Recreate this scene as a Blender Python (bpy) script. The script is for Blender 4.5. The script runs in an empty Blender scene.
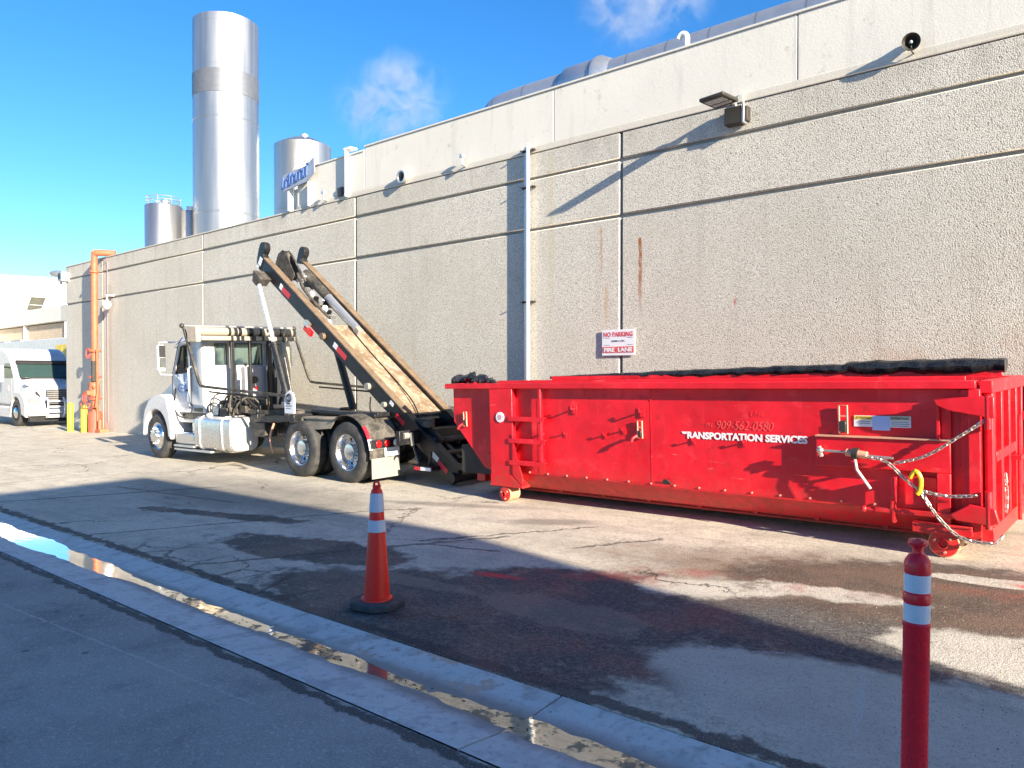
import bpy, bmesh, math, random
from mathutils import Vector, Matrix, noise
random.seed(7)
V = Vector; R = math.radians
scn = bpy.context.scene
COL = scn.collection

# ---------------------------------------------------------------- materials
class NT:
    def __init__(s, name, world=False):
        s.m = bpy.data.materials.new(name); s.m.use_nodes = True
        s.t = s.m.node_tree; s.n = s.t.nodes; s.l = s.t.links
        s.bsdf = s.n['Principled BSDF']; s.out = s.n['Material Output']
        s._co = s.n.new("ShaderNodeNewGeometry").outputs["Position"] if world else None
    def new(s, typ, **kw):
        n = s.n.new(typ)
        for k, v in kw.items(): setattr(n, k, v)
        return n
    def set(s, sock, v):
        if isinstance(v, bpy.types.NodeSocket): s.l.new(v, sock)
        elif v is not None:
            if sock.type == 'RGBA' and len(v) == 3: v = (*v, 1)
            sock.default_value = v
    @property
    def co(s):
        if s._co is None: s._co = s.new('ShaderNodeTexCoord').outputs['Object']
        return s._co
    def xyz(s, v=None):
        n = s.new('ShaderNodeSeparateXYZ'); s.set(n.inputs[0], v or s.co); return n.outputs
    def comb(s, x, y, z):
        n = s.new('ShaderNodeCombineXYZ')
        for i, q in enumerate((x, y, z)): s.set(n.inputs[i], q)
        return n.outputs[0]
    def mul3(s, v, f):
        n = s.new('ShaderNodeVectorMath', operation='MULTIPLY'); s.set(n.inputs[0], v); n.inputs[1].default_value = f; return n.outputs[0]
    def add3(s, a, b):
        n = s.new('ShaderNodeVectorMath', operation='ADD'); s.set(n.inputs[0], a); s.set(n.inputs[1], b); return n.outputs[0]
    def noise(s, sc, det=4, ro=.55, v=None, dist=0, col=False):
        n = s.new('ShaderNodeTexNoise'); s.set(n.inputs['Vector'], v or s.co)
        n.inputs['Scale'].default_value = sc; n.inputs['Detail'].default_value = det
        n.inputs['Roughness'].default_value = ro; n.inputs['Distortion'].default_value = dist
        return n.outputs['Color' if col else 'Fac']
    def vor(s, sc, v=None, feat='F1', out='Distance', rnd=1):
        n = s.new('ShaderNodeTexVoronoi', feature=feat); s.set(n.inputs['Vector'], v or s.co)
        n.inputs['Scale'].default_value = sc; n.inputs['Randomness'].default_value = rnd; return n.outputs[out]
    def math(s, op, a, b=None, c=None):
        n = s.new('ShaderNodeMath', operation=op); s.set(n.inputs[0], a)
        if b is not None: s.set(n.inputs[1], b)
        if c is not None: s.set(n.inputs[2], c)
        return n.outputs[0]
    def rng(s, v, a, b, c=0, d=1, smooth=True):
        n = s.new('ShaderNodeMapRange'); n.interpolation_type = 'SMOOTHSTEP' if smooth else 'LINEAR'
        for i, q in enumerate((v, a, b, c, d)): s.set(n.inputs[i], q)
        return n.outputs[0]
    def mix(s, f, a, b, mode='MIX'):
        n = s.new('ShaderNodeMix', data_type='RGBA', blend_type=mode)
        s.set(n.inputs[0], f); s.set(n.inputs[6], a); s.set(n.inputs[7], b); return n.outputs[2]
    def bump(s, h, st=.3, d=.01, nrm=None):
        n = s.new('ShaderNodeBump'); s.set(n.inputs['Height'], h); n.inputs['Strength'].default_value = st
        n.inputs['Distance'].default_value = d
        if nrm is not None: s.l.new(nrm, n.inputs['Normal'])
        return n.outputs[0]
    def fin(s, col=None, ro=None, me=None, nrm=None, spec=None):
        if col is not None: s.set(s.bsdf.inputs['Base Color'], col)
        if ro is not None: s.set(s.bsdf.inputs['Roughness'], ro)
        if me is not None: s.set(s.bsdf.inputs['Metallic'], me)
        if spec is not None: s.set(s.bsdf.inputs['Specular IOR Level'], spec)
        if nrm is not None: s.l.new(nrm, s.bsdf.inputs['Normal'])
        return s.m
MATS = {}
def simple(name, col, ro=.5, me=0, var=.25, dirt=None, dirt_amt=.3, sc=3, bmp=.05, bsc=60, spec=None):
    """worn surface: the colour varies, dirt lies in cloudy patches"""
    t = NT(name)
    n1 = t.noise(sc, 5, .6); n2 = t.noise(sc*7, 4, .6)
    c = t.mix(t.rng(n1, .3, .75), tuple(x*(1-var) for x in col), tuple(min(1, x*(1+var*.6)) for x in col))
    if dirt:
        c = t.mix(t.math('MULTIPLY', t.rng(t.math('ADD', t.math('MULTIPLY', n1, .5), t.math('MULTIPLY', n2, .5)), .42, .66), dirt_amt), c, dirt)
    r = t.rng(n2, .25, .8, max(.02, ro-.1), min(1, ro+.14))
    nn = t.bump(t.noise(bsc, 3), bmp, .01) if bmp else None
    t.fin(c, r, me, nn, spec); MATS[name] = t.m; return t.m

M_white = simple('white_paint', (.60, .61, .63), .3, 0, .12, (.34, .30, .24), .4, 2.5, .02)
M_tractorwhite = simple('tractor_white_paint', (.50, .50, .51), .3, 0, .06, (.5, .48, .44), .3, 1.5, .01)
M_grey = simple('grey_plastic', (.33, .34, .36), .5, 0, .15, (.3, .27, .22), .4)
M_black = simple('black_paint', (.007, .008, .011), .42, 0, .3, (.04, .036, .03), .4, 4)
M_navy = simple('hoist_side_paint', (.004, .005, .008), .4, 0, .3, (.03, .027, .024), .35, 5)
M_dusty = simple('dusty_steel', (.045, .042, .038), .7, .1, .4, (.2, .175, .14), .65, 6, .15)
M_tan = simple('dusty_rail_top', (.20, .14, .09), .7, .1, .35, (.13, .09, .06), .5, 7, .2, 90)
M_chrome = simple('chrome_rod', (.62, .66, .72), .3, .5, .05, None, 0, 3, 0)
M_alu = simple('polished_aluminium', (.78, .79, .8), .22, 1, .12, (.4, .36, .3), .35, 6, .05)
M_tank = simple('dirty_aluminium_tank', (.72, .72, .71), .3, .85, .15, (.35, .31, .25), .5, 4, .04)
M_cap = simple('tank_end_paint', (.72, .72, .68), .4, .2, .1, (.35, .3, .2), .3, 5, .03)
M_rubber = simple('tyre_rubber', (.03, .03, .031), .8, 0, .3, (.13, .115, .1), .55, 5, .2, 40)
M_rubgrey = simple('sidewall_rubber', (.035, .035, .036), .75, 0, .3, (.10, .092, .08), .5, 5, .1, 40)
M_hose = simple('black_hose', (.008, .008, .009), .5)
M_redlens = simple('red_lens', (.6, .01, .012), .2, 0, .1, None, 0, 3, 0)
M_reflred = simple('red_reflective_tape', (.55, .01, .03), .4, 0, .1, (.2, .15, .1), .3)
M_reflwhite = simple('white_reflective_tape', (.75, .77, .8), .4, 0, .1, (.4, .38, .3), .3)
M_flap = simple('mud_flap', (.27, .26, .235), .6, 0, .15, (.2, .18, .14), .5, 8)
M_galv = simple('galvanised_steel', (.62, .63, .64), .38, .8, .12, (.45, .42, .36), .3, 5, .05)
M_orange = simple('orange_pipe_paint', (.50, .13, .06), .6, 0, .2, (.42, .12, .06), .45, 5, .08)
M_redvalve = simple('red_valve_paint', (.62, .1, .06), .5, 0, .2, (.35, .08, .05), .5, 8)
M_yellow = simple('yellow_bollard_paint', (.85, .72, .03), .5, 0, .1, (.4, .3, .05), .3, 8)
M_lamp = simple('lamp_bronze', (.045, .04, .035), .5, .2, .2)
M_lens = simple('lamp_lens', (.5, .5, .48), .25, 0, .1, None, 0, 3, 0)
M_pipewhite = simple('white_pipe', (.78, .78, .76), .45, 0, .06)
M_tarp = simple('black_tarp', (.012, .013, .016), .3, 0, .35, (.08, .08, .075), .35, 9, .3, 30)
M_signpanel = simple('sign_panel_white', (.72, .74, .78), .45, 0, .06, (.5, .4, .35), .2)
M_signred = simple('sign_red', (.6, .04, .05), .5, 0, .2, (.75, .6, .55), .4, 20)
M_fadeletter = simple('faded_letter_pink', (.85, .13, .12), .5, 0, .15, (.6, .02, .02), .5, 30)
M_letter = simple('white_lettering', (.85, .84, .86), .45, 0, .05, (.7, .2, .2), .25, 30)
M_bluelabel = simple('blue_label', (.4, .55, .85), .5, 0, .08)
M_ylabel = simple('yellow_label', (.85, .6, .05), .5, 0, .1)
M_ink = simple('label_ink', (.06, .07, .1), .6)
M_signblue = simple('sign_blue', (.08, .16, .42), .5, 0, .2)
M_chain = simple('bare_chain_steel', (.6, .57, .52), .35, .75, .25, (.4, .25, .15), .5, 25)
M_hookyellow = simple('yellow_hook', (.85, .55, .02), .4)
M_latch = simple('worn_latch', (.72, .42, .28), .5, .1, .3, (.6, .05, .04), .5, 20)
M_roller = simple('bare_roller_tread', (.55, .4, .24), .55, .3, .25, (.3, .18, .1), .5, 15)
M_cone = simple('cone_plastic', (1.0, .022, .008), .42, 0, .06, (.6, .05, .02), .25, 6, .03)
M_collar = simple('cone_collar', (.62, .65, .72), .32, 0, .05, (.4, .4, .42), .3, 12)
M_conebase = simple('cone_rubber_base', (.045, .048, .055), .75, 0, .2, (.12, .12, .12), .4, 10, .2)
M_post = simple('post_plastic', (1.0, .014, .03), .3, 0, .06, (.45, .01, .015), .3, 6, .02)
M_postband = simple('post_band', (.78, .8, .84), .35, 0, .04, (.5, .5, .52), .2, 12)
M_intdark = simple('cab_interior', (.02, .02, .022), .7)
M_seat = simple('seat_fabric', (.05, .05, .055), .8)
M_block = None

def steel_silo():
    t = NT('silo_stainless'); x, y, z = t.xyz()
    band = t.noise(1, 3, .5, t.comb(t.math('MULTIPLY', x, 2.0), t.math('MULTIPLY', y, 2.0), t.math('MULTIPLY', z, .12)))
    zi = t.math('FRACT', t.math('MULTIPLY', z, .41))
    ring = t.math('LESS_THAN', zi, .035)
    c = t.mix(band, (.34, .34, .34), (.56, .555, .55)); c = t.mix(t.math('MULTIPLY', ring, .35), c, (.4, .4, .4))
    return t.fin(c, t.rng(band, .3, .7, .33, .46), .9, t.bump(t.noise(1.5, 2), .15, .03))
M_silo = steel_silo()
def duct_mat():
    t = NT('duct_steel'); x, y, z = t.xyz()
    s = t.math('LESS_THAN', t.math('FRACT', t.math('MULTIPLY', x, 1.3)), .05)
    n = t.noise(4, 4)
    c = t.mix(n, (.36, .38, .42), (.55, .57, .6)); c = t.mix(t.math('MULTIPLY', s, .5), c, (.2, .2, .2))
    return t.fin(c, .42, .7)
M_duct = duct_mat()

def red_paint():
    t = NT('red_container_paint'); x, y, z = t.xyz()
    n1 = t.noise(1.3, 5, .6); n2 = t.noise(9, 5, .65)
    st = t.noise(1, 5, .6, t.comb(t.math('MULTIPLY', x, 14), y, t.math('MULTIPLY', z, 1.6)))
    c = t.mix(t.rng(n1, .3, .7), (.56, .004, .012), (.76, .010, .024))
    c = t.mix(t.math('MULTIPLY', t.rng(st, .56, .78), .30), c, (.85, .10, .09))          # chalky runs
    c = t.mix(t.math('MULTIPLY', t.rng(n2, .58, .72), .5), c, (.30, .008, .01))          # scuffs
    sc = t.noise(1, 4, .7, t.comb(t.math('MULTIPLY', x, 2.2), y, t.math('MULTIPLY', z, 34)))
    c = t.mix(t.math('MULTIPLY', t.math('MULTIPLY', t.rng(sc, .64, .70), t.rng(t.noise(1.7, 3), .48, .6)), .6), c, (.62, .22, .18))   # long scrapes
    c = t.mix(t.math('MULTIPLY', t.rng(t.noise(2.4, 6, .7), .57, .66), .35), c, (.86, .06, .07))      # faded patches
    rs = t.noise(1, 4, .6, t.comb(t.math('MULTIPLY', x, 26), y, t.math('MULTIPLY', z, 2.2)))
    c = t.mix(t.math('MULTIPLY', t.math('MULTIPLY', t.rng(rs, .66, .74), t.rng(z, .3, .9, 1, .2)), .7), c, (.22, .05, .02))
    low = t.rng(z, .15, .62, 1, 0)
    c = t.mix(t.math('MULTIPLY', t.math('MULTIPLY', low, t.rng(n2, .3, .65)), .65), c, (.30, .05, .03))   # road dirt
    sp = t.rng(t.vor(22), .045, .02)
    c = t.mix(t.math('MULTIPLY', sp, t.rng(t.noise(3), .55, .65)), c, (.25, .1, .06))
    r = t.rng(n2, .3, .7, .30, .52)
    h = t.math('ADD', t.noise(1.6, 2), t.math('MULTIPLY', n2, .12))
    return t.fin(c, r, 0, t.bump(h, .55, .035))
M_red = red_paint()

def painted_concrete():
    t = NT('painted_concrete', True); x, y, z = t.xyz()
    n1 = t.noise(.9, 6, .65); n2 = t.noise(14, 4)
    drip = t.noise(1, 5, .65, t.comb(t.math('MULTIPLY', x, 5), y, t.math('MULTIPLY', z, .55)))
    c = t.mix(n1, (.62, .59, .52), (.76, .73, .65))
    c = t.mix(t.math('MULTIPLY', t.rng(drip, .52, .75), .5), c, (.50, .48, .43))
    c = t.mix(t.math('MULTIPLY', t.rng(t.noise(5, 6, .7), .60, .72), .5), c, (.36, .34, .30))
    # dirty run-off along the bottom ledge
    c = t.mix(t.math('MULTIPLY', t.rng(z, 5.56, 5.70, 1, 0), .45), c, (.42, .36, .27))
    return t.fin(c, .85, 0, t.bump(t.math('ADD', t.math('MULTIPLY', n2, .5), t.noise(60, 3)), .25, .008))
M_upper = painted_concrete()

def aggregate():
    t = NT('exposed_aggregate', True); x, y, z = t.xyz()
    peb = t.vor(62); pebc = t.vor(62, out='Color'); n0 = t.noise(.5, 5, .6); n1 = t.noise(3, 5, .6)
    g = t.xyz(pebc)[0]
    c = t.mix(g, (.51, .48, .415), (.73, .695, .61))
    c = t.mix(t.math('MULTIPLY', t.rng(peb, .5, .85), .7), c, (.24, .21, .17))
    c = t.mix(t.math('MULTIPLY', t.rng(n0, .38, .7), .35), c, (.44, .40, .32))
    wn = t.new('ShaderNodeTexWhiteNoise', noise_dimensions='2D')
    t.l.new(t.comb(t.math('FLOOR', t.math('DIVIDE', t.math('ADD', x, 6.65), 6.66)), t.math('ADD', t.math('GREATER_THAN', z, 4.2), t.math('GREATER_THAN', z, 5.09)), 0), wn.inputs['Vector'])
    c = t.mix(t.math('MULTIPLY', wn.outputs[0], .16), c, (.34, .31, .26))
    c = t.mix(t.math('MULTIPLY', t.math('MULTIPLY', t.rng(z, 5.05, 5.5), t.rng(t.noise(1, 4, .6, t.comb(t.math('MULTIPLY', x, 3), y, 0)), .45, .65)), .35), c, (.28, .26, .22))
    pit = t.rng(t.vor(9), .12, .05)
    c = t.mix(t.math('MULTIPLY', pit, .65), c, (.12, .10, .085))
    fine = t.noise(85, 3, .7)
    c = t.mix(t.math('MULTIPLY', t.rng(fine, .56, .72), .35), c, (.2, .18, .15))
    strk = t.noise(1, 5, .6, t.comb(t.math('MULTIPLY', x, 4), y, t.math('MULTIPLY', z, .3)))
    c = t.mix(t.math('MULTIPLY', t.rng(strk, .52, .72), .17), c, (.27, .25, .215))
    def stain(c, cx, z0, z1, w, col, amt):
        xx = t.math('ABSOLUTE', t.math('SUBTRACT', t.math('ADD', x, t.math('MULTIPLY', t.math('SUBTRACT', n1, .5), .05)), cx))
        m = t.math('MULTIPLY', t.rng(xx, w*.3, w, 1, 0), t.math('MULTIPLY', t.rng(z, z0, z0+(z1-z0)*.7, 0, 1), t.rng(z, z1, z1+.04, 1, 0)))
        m = t.math('MULTIPLY', m, t.rng(t.noise(12, 4), .25, .6, .35, 1))
        return t.mix(t.math('MULTIPLY', m, amt), c, col)
    c = stain(c, -6.30, 2.45, 3.80, .045, (.30, .10, .02), .95)
    c = stain(c, -7.02, 3.0, 4.05, .03, (.42, .24, .12), .7)
    c = stain(c, -6.93, 2.3, 3.1, .05, (.45, .28, .12), .6)
    c = stain(c, -4.75, 2.66, 2.76, .03, (.45, .06, .04), .8)
    c = stain(c, -8.05, 1.5, 5.4, .10, (.50, .42, .28), .45)
    c = stain(c, -26.1, -.3, 4.6, .22, (.38, .30, .2), .4)
    # damp orange stain low by the container
    m = t.math('MULTIPLY', t.rng(z, 1.6, 2.5, 1, 0), t.math('MULTIPLY', t.rng(x, -3.6, -2.4), t.rng(t.noise(2.2, 5), .42, .65)))
    c = t.mix(t.math('MULTIPLY', m, .5), c, (.42, .27, .16))
    h = t.math('ADD', t.math('MULTIPLY', t.math('SUBTRACT', 1, peb), .7), t.math('MULTIPLY', fine, .5))
    h = t.math('SUBTRACT', h, pit)
    return t.fin(c, .9, 0, t.bump(h, .5, .009), .3)
M_agg = aggregate()
def groove_mat():
    t = NT('joint_concrete'); n = t.noise(20, 4)
    return t.fin(t.mix(n, (.20, .19, .17), (.40, .38, .33)), .9, 0, t.bump(n, .3))
M_joint = groove_mat()

def blockwall():
    t = NT('split_face_block', True); x, y, z = t.xyz()
    b = t.new('ShaderNodeTexBrick'); t.l.new(t.comb(x, z, 0), b.inputs[0]); b.inputs['Scale'].default_value = 1
    b.inputs['Brick Width'].default_value = .4; b.inputs['Row Height'].default_value = .2; b.inputs['Mortar Size'].default_value = .012
    b.inputs[1].default_value = (.52, .42, .30, 1); b.inputs[2].default_value = (.42, .34, .25, 1); b.inputs[3].default_value = (.3, .27, .22, 1)
    c = t.mix(t.math('MULTIPLY', t.noise(.8, 5), .6), b.outputs[0], (.6, .5, .38))
    return t.fin(c, .9, 0, t.bump(t.noise(12, 4), .5, .02))
M_block = blockwall()

def ground_mat():
    t = NT('worn_pavement', True); x, y, z = t.xyz()
    P = t.comb(x, y, 0)
    big = t.noise(.35, 6, .62, P); mid = t.noise(1.7, 6, .65, P); fine = t.noise(26, 5, .75, P); gr = t.noise(75, 3, .75, P)
    wob = t.noise(.9, 5, .6, P); wob2 = t.noise(5, 5, .65, P)
    wv = t.math('ADD', t.math('MULTIPLY', t.math('SUBTRACT', wob, .5), 1.0), t.math('MULTIPLY', t.math('SUBTRACT', wob2, .5), .8))
    def blob(cx, cy, rx, ry, rot=0, amp=1.0, soft=.11):
        m = t.new('ShaderNodeMapping'); m.vector_type = 'TEXTURE'; t.l.new(P, m.inputs[0])
        m.inputs['Location'].default_value = (cx, cy, 0); m.inputs['Rotation'].default_value = (0, 0, R(rot)); m.inputs['Scale'].default_value = (rx, ry, 1)
        l = t.new('ShaderNodeVectorMath', operation='LENGTH'); t.l.new(m.outputs[0], l.inputs[0])
        d = t.math('ADD', l.outputs['Value'], t.math('MULTIPLY', wv, amp))
        return t.rng(d, 1-soft, 1+soft, 1, 0)
    def mx(*a):
        r = a[0]
        for q in a[1:]: r = t.math('MAXIMUM', r, q)
        return r
    # yard side: pale old paving
    pale = t.mix(t.rng(big, .3, .7), (.54, .485, .385), (.70, .63, .505))
    pale = t.mix(t.math('MULTIPLY', t.rng(mid, .46, .68), .5), pale, (.34, .31, .26))
    pale = t.mix(t.math('MULTIPLY', t.rng(t.noise(6, 6, .7, P), .5, .66), .4), pale, (.28, .255, .215))
    pale = t.mix(t.math('MULTIPLY', t.rng(fine, .48, .62), .5), pale, (.26, .23, .18))
    pale = t.mix(t.math('MULTIPLY', t.rng(t.noise(1, 5, .65, t.comb(t.math('MULTIPLY', x, .5), t.math('MULTIPLY', y, 3.5), 0)), .50, .66), .35), pale, (.30, .265, .21))
    # driveway side: darker asphalt with pale chips
    asp = t.mix(t.rng(big, .3, .7), (.31, .285, .26), (.43, .40, .36))
    asp = t.mix(t.math('MULTIPLY', t.rng(mid, .45, .7), .6), asp, (.16, .16, .16))
    asp = t.mix(t.math('MULTIPLY', t.rng(fine, .56, .64), .6), asp, (.55, .54, .52))
    asp = t.mix(t.math('MULTIPLY', t.rng(t.noise(34, 3, .6, P), .60, .68), .6), asp, (.6, .59, .57))
    side = t.rng(y, 2.85, 2.9)
    c = t.mix(side, asp, pale)
    # darker asphalt patch and wheel paths
    dark = mx(blob(-3.95, 3.95, 2.0, .80, 2, .9), blob(-2.7, 4.95, 2.2, .85, 12, .8), blob(-.9, 6.45, 2.1, 1.0, 8, .8), blob(-6.6, 4.5, 1.3, .42, 10, 1.1),
              blob(.3, 5.1, 1.2, .5, 0), blob(-9.2, 4.9, 1.3, .18, 14, 1.6))
    light = mx(blob(-2.80, 5.58, .55, .24, 24, 1.9, .3), blob(-1.95, 5.98, .62, .15, 10, 2.2, .35), blob(-.35, 5.35, 1.05, .42, 3, .7), blob(-.95, 4.0, 1.45, .58, -8, .5),
               blob(-1.0, 7.0, .6, .13, 6, 1.2))
    ochre = mx(blob(-5.0, 4.3, .8, .13, 5, 1.1), blob(-3.3, 4.4, .7, .25, 0, 1.6))
    dk = t.mix(t.rng(fine, .4, .65), (.034, .034, .034), (.125, .12, .112))
    dk = t.mix(t.math('MULTIPLY', t.rng(t.noise(4.5, 6, .7, P), .54, .68), .55), dk, (.27, .25, .21))
    dk = t.mix(t.math('MULTIPLY', ochre, .45), dk, (.24, .21, .17))
    light = t.math('MULTIPLY', light, t.rng(t.math('ADD', t.math('MULTIPLY', fine, .5), t.noise(3, 6, .7, P)), .58, .72, .45, 1))
    m = t.math('MULTIPLY', dark, t.math('SUBTRACT', 1, light))
    c = t.mix(t.math('MULTIPLY', m, .95), c, dk)
    c = t.mix(t.math('MULTIPLY', t.math('MULTIPLY', light, side), .6), c, t.mix(fine, (.66, .60, .50), (.46, .42, .35)))
    # brown wet grit by the container's rear, red spill
    br = blob(-1.5, 6.4, 2.4, .95, 6, .8, .4)
    br = t.math('MULTIPLY', br, t.rng(y, 4.9, 5.7))
    c = t.mix(t.math('MULTIPLY', t.math('MULTIPLY', br, t.math('SUBTRACT', 1, light)), .7), c, t.mix(t.rng(mid, .4, .6), (.10, .055, .032), (.19, .12, .07)))
    grit = t.math('MULTIPLY', br, t.rng(t.vor(42, P), .22, .10))
    c = t.mix(t.math('MULTIPLY', grit, .6), c, (.42, .29, .18))
    rd = mx(blob(-4.25, 4.93, .50, .17, 10, .9, .5), blob(-3.75, 5.35, .75, .17, 14, 1.0, .5), blob(-.75, 6.62, .55, .14, 0, .9, .5), blob(-.95, 7.0, .22, .05, 0, .8, .3), blob(-2.6, 5.95, .9, .15, 10, 1.2, .6))
    c = t.mix(t.math('MULTIPLY', t.math('MULTIPLY', rd, t.rng(t.math('ADD', mid, t.math('MULTIPLY', fine, .5)), .68, .95)), .6), c, (.36, .05, .04))
    rdc = mx(blob(-4.42, 4.86, .20, .055, 10, 1.2, .5), blob(-.80, 6.98, .12, .05, 0, .9, .5))
    c = t.mix(t.math('MULTIPLY', rdc, .9), c, (.72, .05, .05))
    # oil: oily tracks plus shade beneath the truck put into the colour
    oil_shade = mx(blob(-10.5, 6.0, 3.0, .9, 0, .7, .5), blob(-5.4, 6.9, .55, .16, 30, 1.0, .5), blob(-7.3, 7.0, 1.3, .12, 18, 1.2, .6))
    c = t.mix(t.math('MULTIPLY', oil_shade, .5), c, (.075, .068, .06))
    # ragged tar lines beside the gutter
    def band(cy, w, amp, f=wob2):
        d = t.math('ABSOLUTE', t.math('SUBTRACT', t.math('ADD', y, t.math('MULTIPLY', t.math('SUBTRACT', f, .5), amp)), cy))
        return t.rng(d, w*.5, w, 1, 0)
    tar = mx(band(3.36, .075, .26), band(2.455, .05, .18))
    c = t.mix(t.math('MULTIPLY', tar, .85), c, t.mix(fine, (.02, .02, .022), (.07, .066, .06)))
    # cracks
    cv = t.add3(P, t.mul3(t.noise(1.3, 6, .7, P, col=True), (.9, .9, 0)))
    ck = t.vor(.42, cv, 'DISTANCE_TO_EDGE')
    crack = t.math('MULTIPLY', t.rng(ck, .002, .008, 1, 0), t.rng(t.noise(.6, 3, .5, P), .46, .56))
    crack = t.math('MULTIPLY', crack, t.math('MULTIPLY', side, t.rng(x, -2.8, -2.4, 1, 0)))
    cv2 = t.add3(P, t.mul3(t.noise(3, 6, .7, P, col=True), (.35, .35, 0)))
    ck2 = t.math('MULTIPLY', t.rng(t.vor(1.9, cv2, 'DISTANCE_TO_EDGE'), .006, .03, 1, 0), t.math('MULTIPLY', band(3.55, .4, .6), t.math('MULTIPLY', t.rng(x, -8.6, -8.0), t.rng(x, -5.4, -4.9, 1, 0))))
    def line(x0, y0, x1, y1, w, amp=.14):
        a = math.atan2(y1-y0, x1-x0); L = math.hypot(x1-x0, y1-y0)
        u = t.math('ADD', t.math('MULTIPLY', t.math('SUBTRACT', x, x0), math.cos(a)), t.math('MULTIPLY', t.math('SUBTRACT', y, y0), math.sin(a)))
        v = t.math('SUBTRACT', t.math('MULTIPLY', t.math('SUBTRACT', y, y0), math.cos(a)), t.math('MULTIPLY', t.math('SUBTRACT', x, x0), math.sin(a)))
        v = t.math('ABSOLUTE', t.math('ADD', v, t.math('MULTIPLY', t.math('SUBTRACT', wob2, .5), amp)))
        return t.math('MULTIPLY', t.rng(v, w*.4, w, 1, 0), t.math('MULTIPLY', t.rng(u, 0, .1), t.rng(u, L-.1, L, 1, 0)))
    seams = mx(line(-13.0, 3.45, -11.4, 6.2, .05, .12), line(-9.3, 3.4, -7.6, 6.4, .035, .14), line(-7.0, 3.4, -5.3, 6.1, .04, .2), line(-5.9, 5.3, -4.9, 5.5, .03, .2), line(-6.0, 5.3, -4.8, 7.0, .035, .3),
               line(-4.5, 6.0, -3.9, 6.9, .03, .3), line(-13, 5.2, -9.8, 5.5, .03, .1))
    cc = mx(crack, ck2, seams)
    c = t.mix(t.math('MULTIPLY', cc, .7), c, (.045, .042, .038))
    # chalky scribbles and scrape
    ch = mx(line(-1.36, 4.62, -1.12, 3.75, .022, .18), t.math('MULTIPLY', line(-9.0, 1.75, -3.6, 2.18, .012, .05), .8), t.math('MULTIPLY', line(-2.2, 4.42, -1.75, 4.62, .02, .1), .7))
    c = t.mix(t.math('MULTIPLY', t.math('MULTIPLY', ch, t.rng(fine, .35, .55)), .75), c, (.55, .54, .52))
    spot = t.math('MULTIPLY', t.rng(t.vor(3.3, P), .10, .05), t.math('SUBTRACT', 1, side))
    c = t.mix(t.math('MULTIPLY', spot, .6), c, (.05, .05, .05))
    c = t.mix(t.math('MULTIPLY', t.rng(gr, .52, .68), .42), c, (.04, .04, .04))
    c = t.mix(t.math('MULTIPLY', t.rng(gr, .44, .32), .30), c, (.75, .72, .66))
    ag = t.vor(55, P); c = t.mix(t.math('MULTIPLY', t.rng(ag, .22, .10), t.math('MULTIPLY', t.rng(t.noise(2.5, 3, .5, P), .45, .6), .45)), c, (.62, .58, .5))
    wet = t.math('MULTIPLY', t.math('MAXIMUM', m, t.math('MULTIPLY', br, .8)), t.rng(mid, .35, .65))
    ro = t.rng(wet, 0, 1, .88, .58)
    h = t.math('SUBTRACT', t.math('ADD', t.math('MULTIPLY', fine, .8), t.math('MULTIPLY', gr, .7)), t.math('MULTIPLY', cc, 1.5))
    h = t.math('ADD', h, t.math('MULTIPLY', mid, .6))
    return t.fin(c, ro, 0, t.bump(h, .9, .016), .35)
M_ground = ground_mat()

def gutter_mat():
    t = NT('gutter_concrete', True); x, y, z = t.xyz(); P = t.comb(x, y, 0)
    n0 = t.noise(.8, 5, .6, P); n1 = t.noise(4, 6, .65, P); f = t.noise(60, 3, .7, P)
    c = t.mix(n0, (.50, .49, .46), (.66, .645, .605))
    d = t.math('ABSOLUTE', t.math('SUBTRACT', t.math('ADD', y, t.math('MULTIPLY', t.math('SUBTRACT', n1, .5), .16)), 2.93))
    c = t.mix(t.math('MULTIPLY', t.rng(d, .07, .15, 1, 0), .7), c, (.24, .20, .15))
    c = t.mix(t.math('MULTIPLY', t.math('MULTIPLY', t.rng(d, .13, .2, 1, 0), t.rng(x, -4.5, -2.8)), .35), c, (.33, .16, .12))
    wetp = t.math('MULTIPLY', t.rng(n1, .5, .56), t.math('MULTIPLY', t.rng(x, -4.4, -3.9), t.math('MULTIPLY', t.rng(x, -2.9, -2.5, 1, 0), t.rng(y, 2.98, 3.05))))
    c = t.mix(t.math('MULTIPLY', wetp, .65), c, (.12, .115, .11))
    c = t.mix(t.math('MULTIPLY', t.rng(f, .5, .75), .3), c, (.14, .135, .13))
    c = t.mix(t.math('MULTIPLY', t.rng(n1, .46, .66), .5), c, (.30, .29, .27))
    c = t.mix(t.math('MULTIPLY', t.rng(t.noise(16, 5, .7, P), .52, .66), .45), c, (.24, .23, .215))
    c = t.mix(t.math('MULTIPLY', t.rng(t.noise(1, 4, .6, t.comb(t.math('MULTIPLY', x, 7), t.math('MULTIPLY', y, 2.2), 0)), .55, .66), .3), c, (.2, .195, .185))
    spk = t.rng(t.vor(5, P), .045, .02); c = t.mix(spk, c, (.04, .04, .04))
    r = t.rng(wetp, 0, 1, .8, .3)
    return t.fin(c, r, 0, t.bump(t.math('ADD', f, n1), .3, .006), .4)
M_gutter = gutter_mat()
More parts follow.
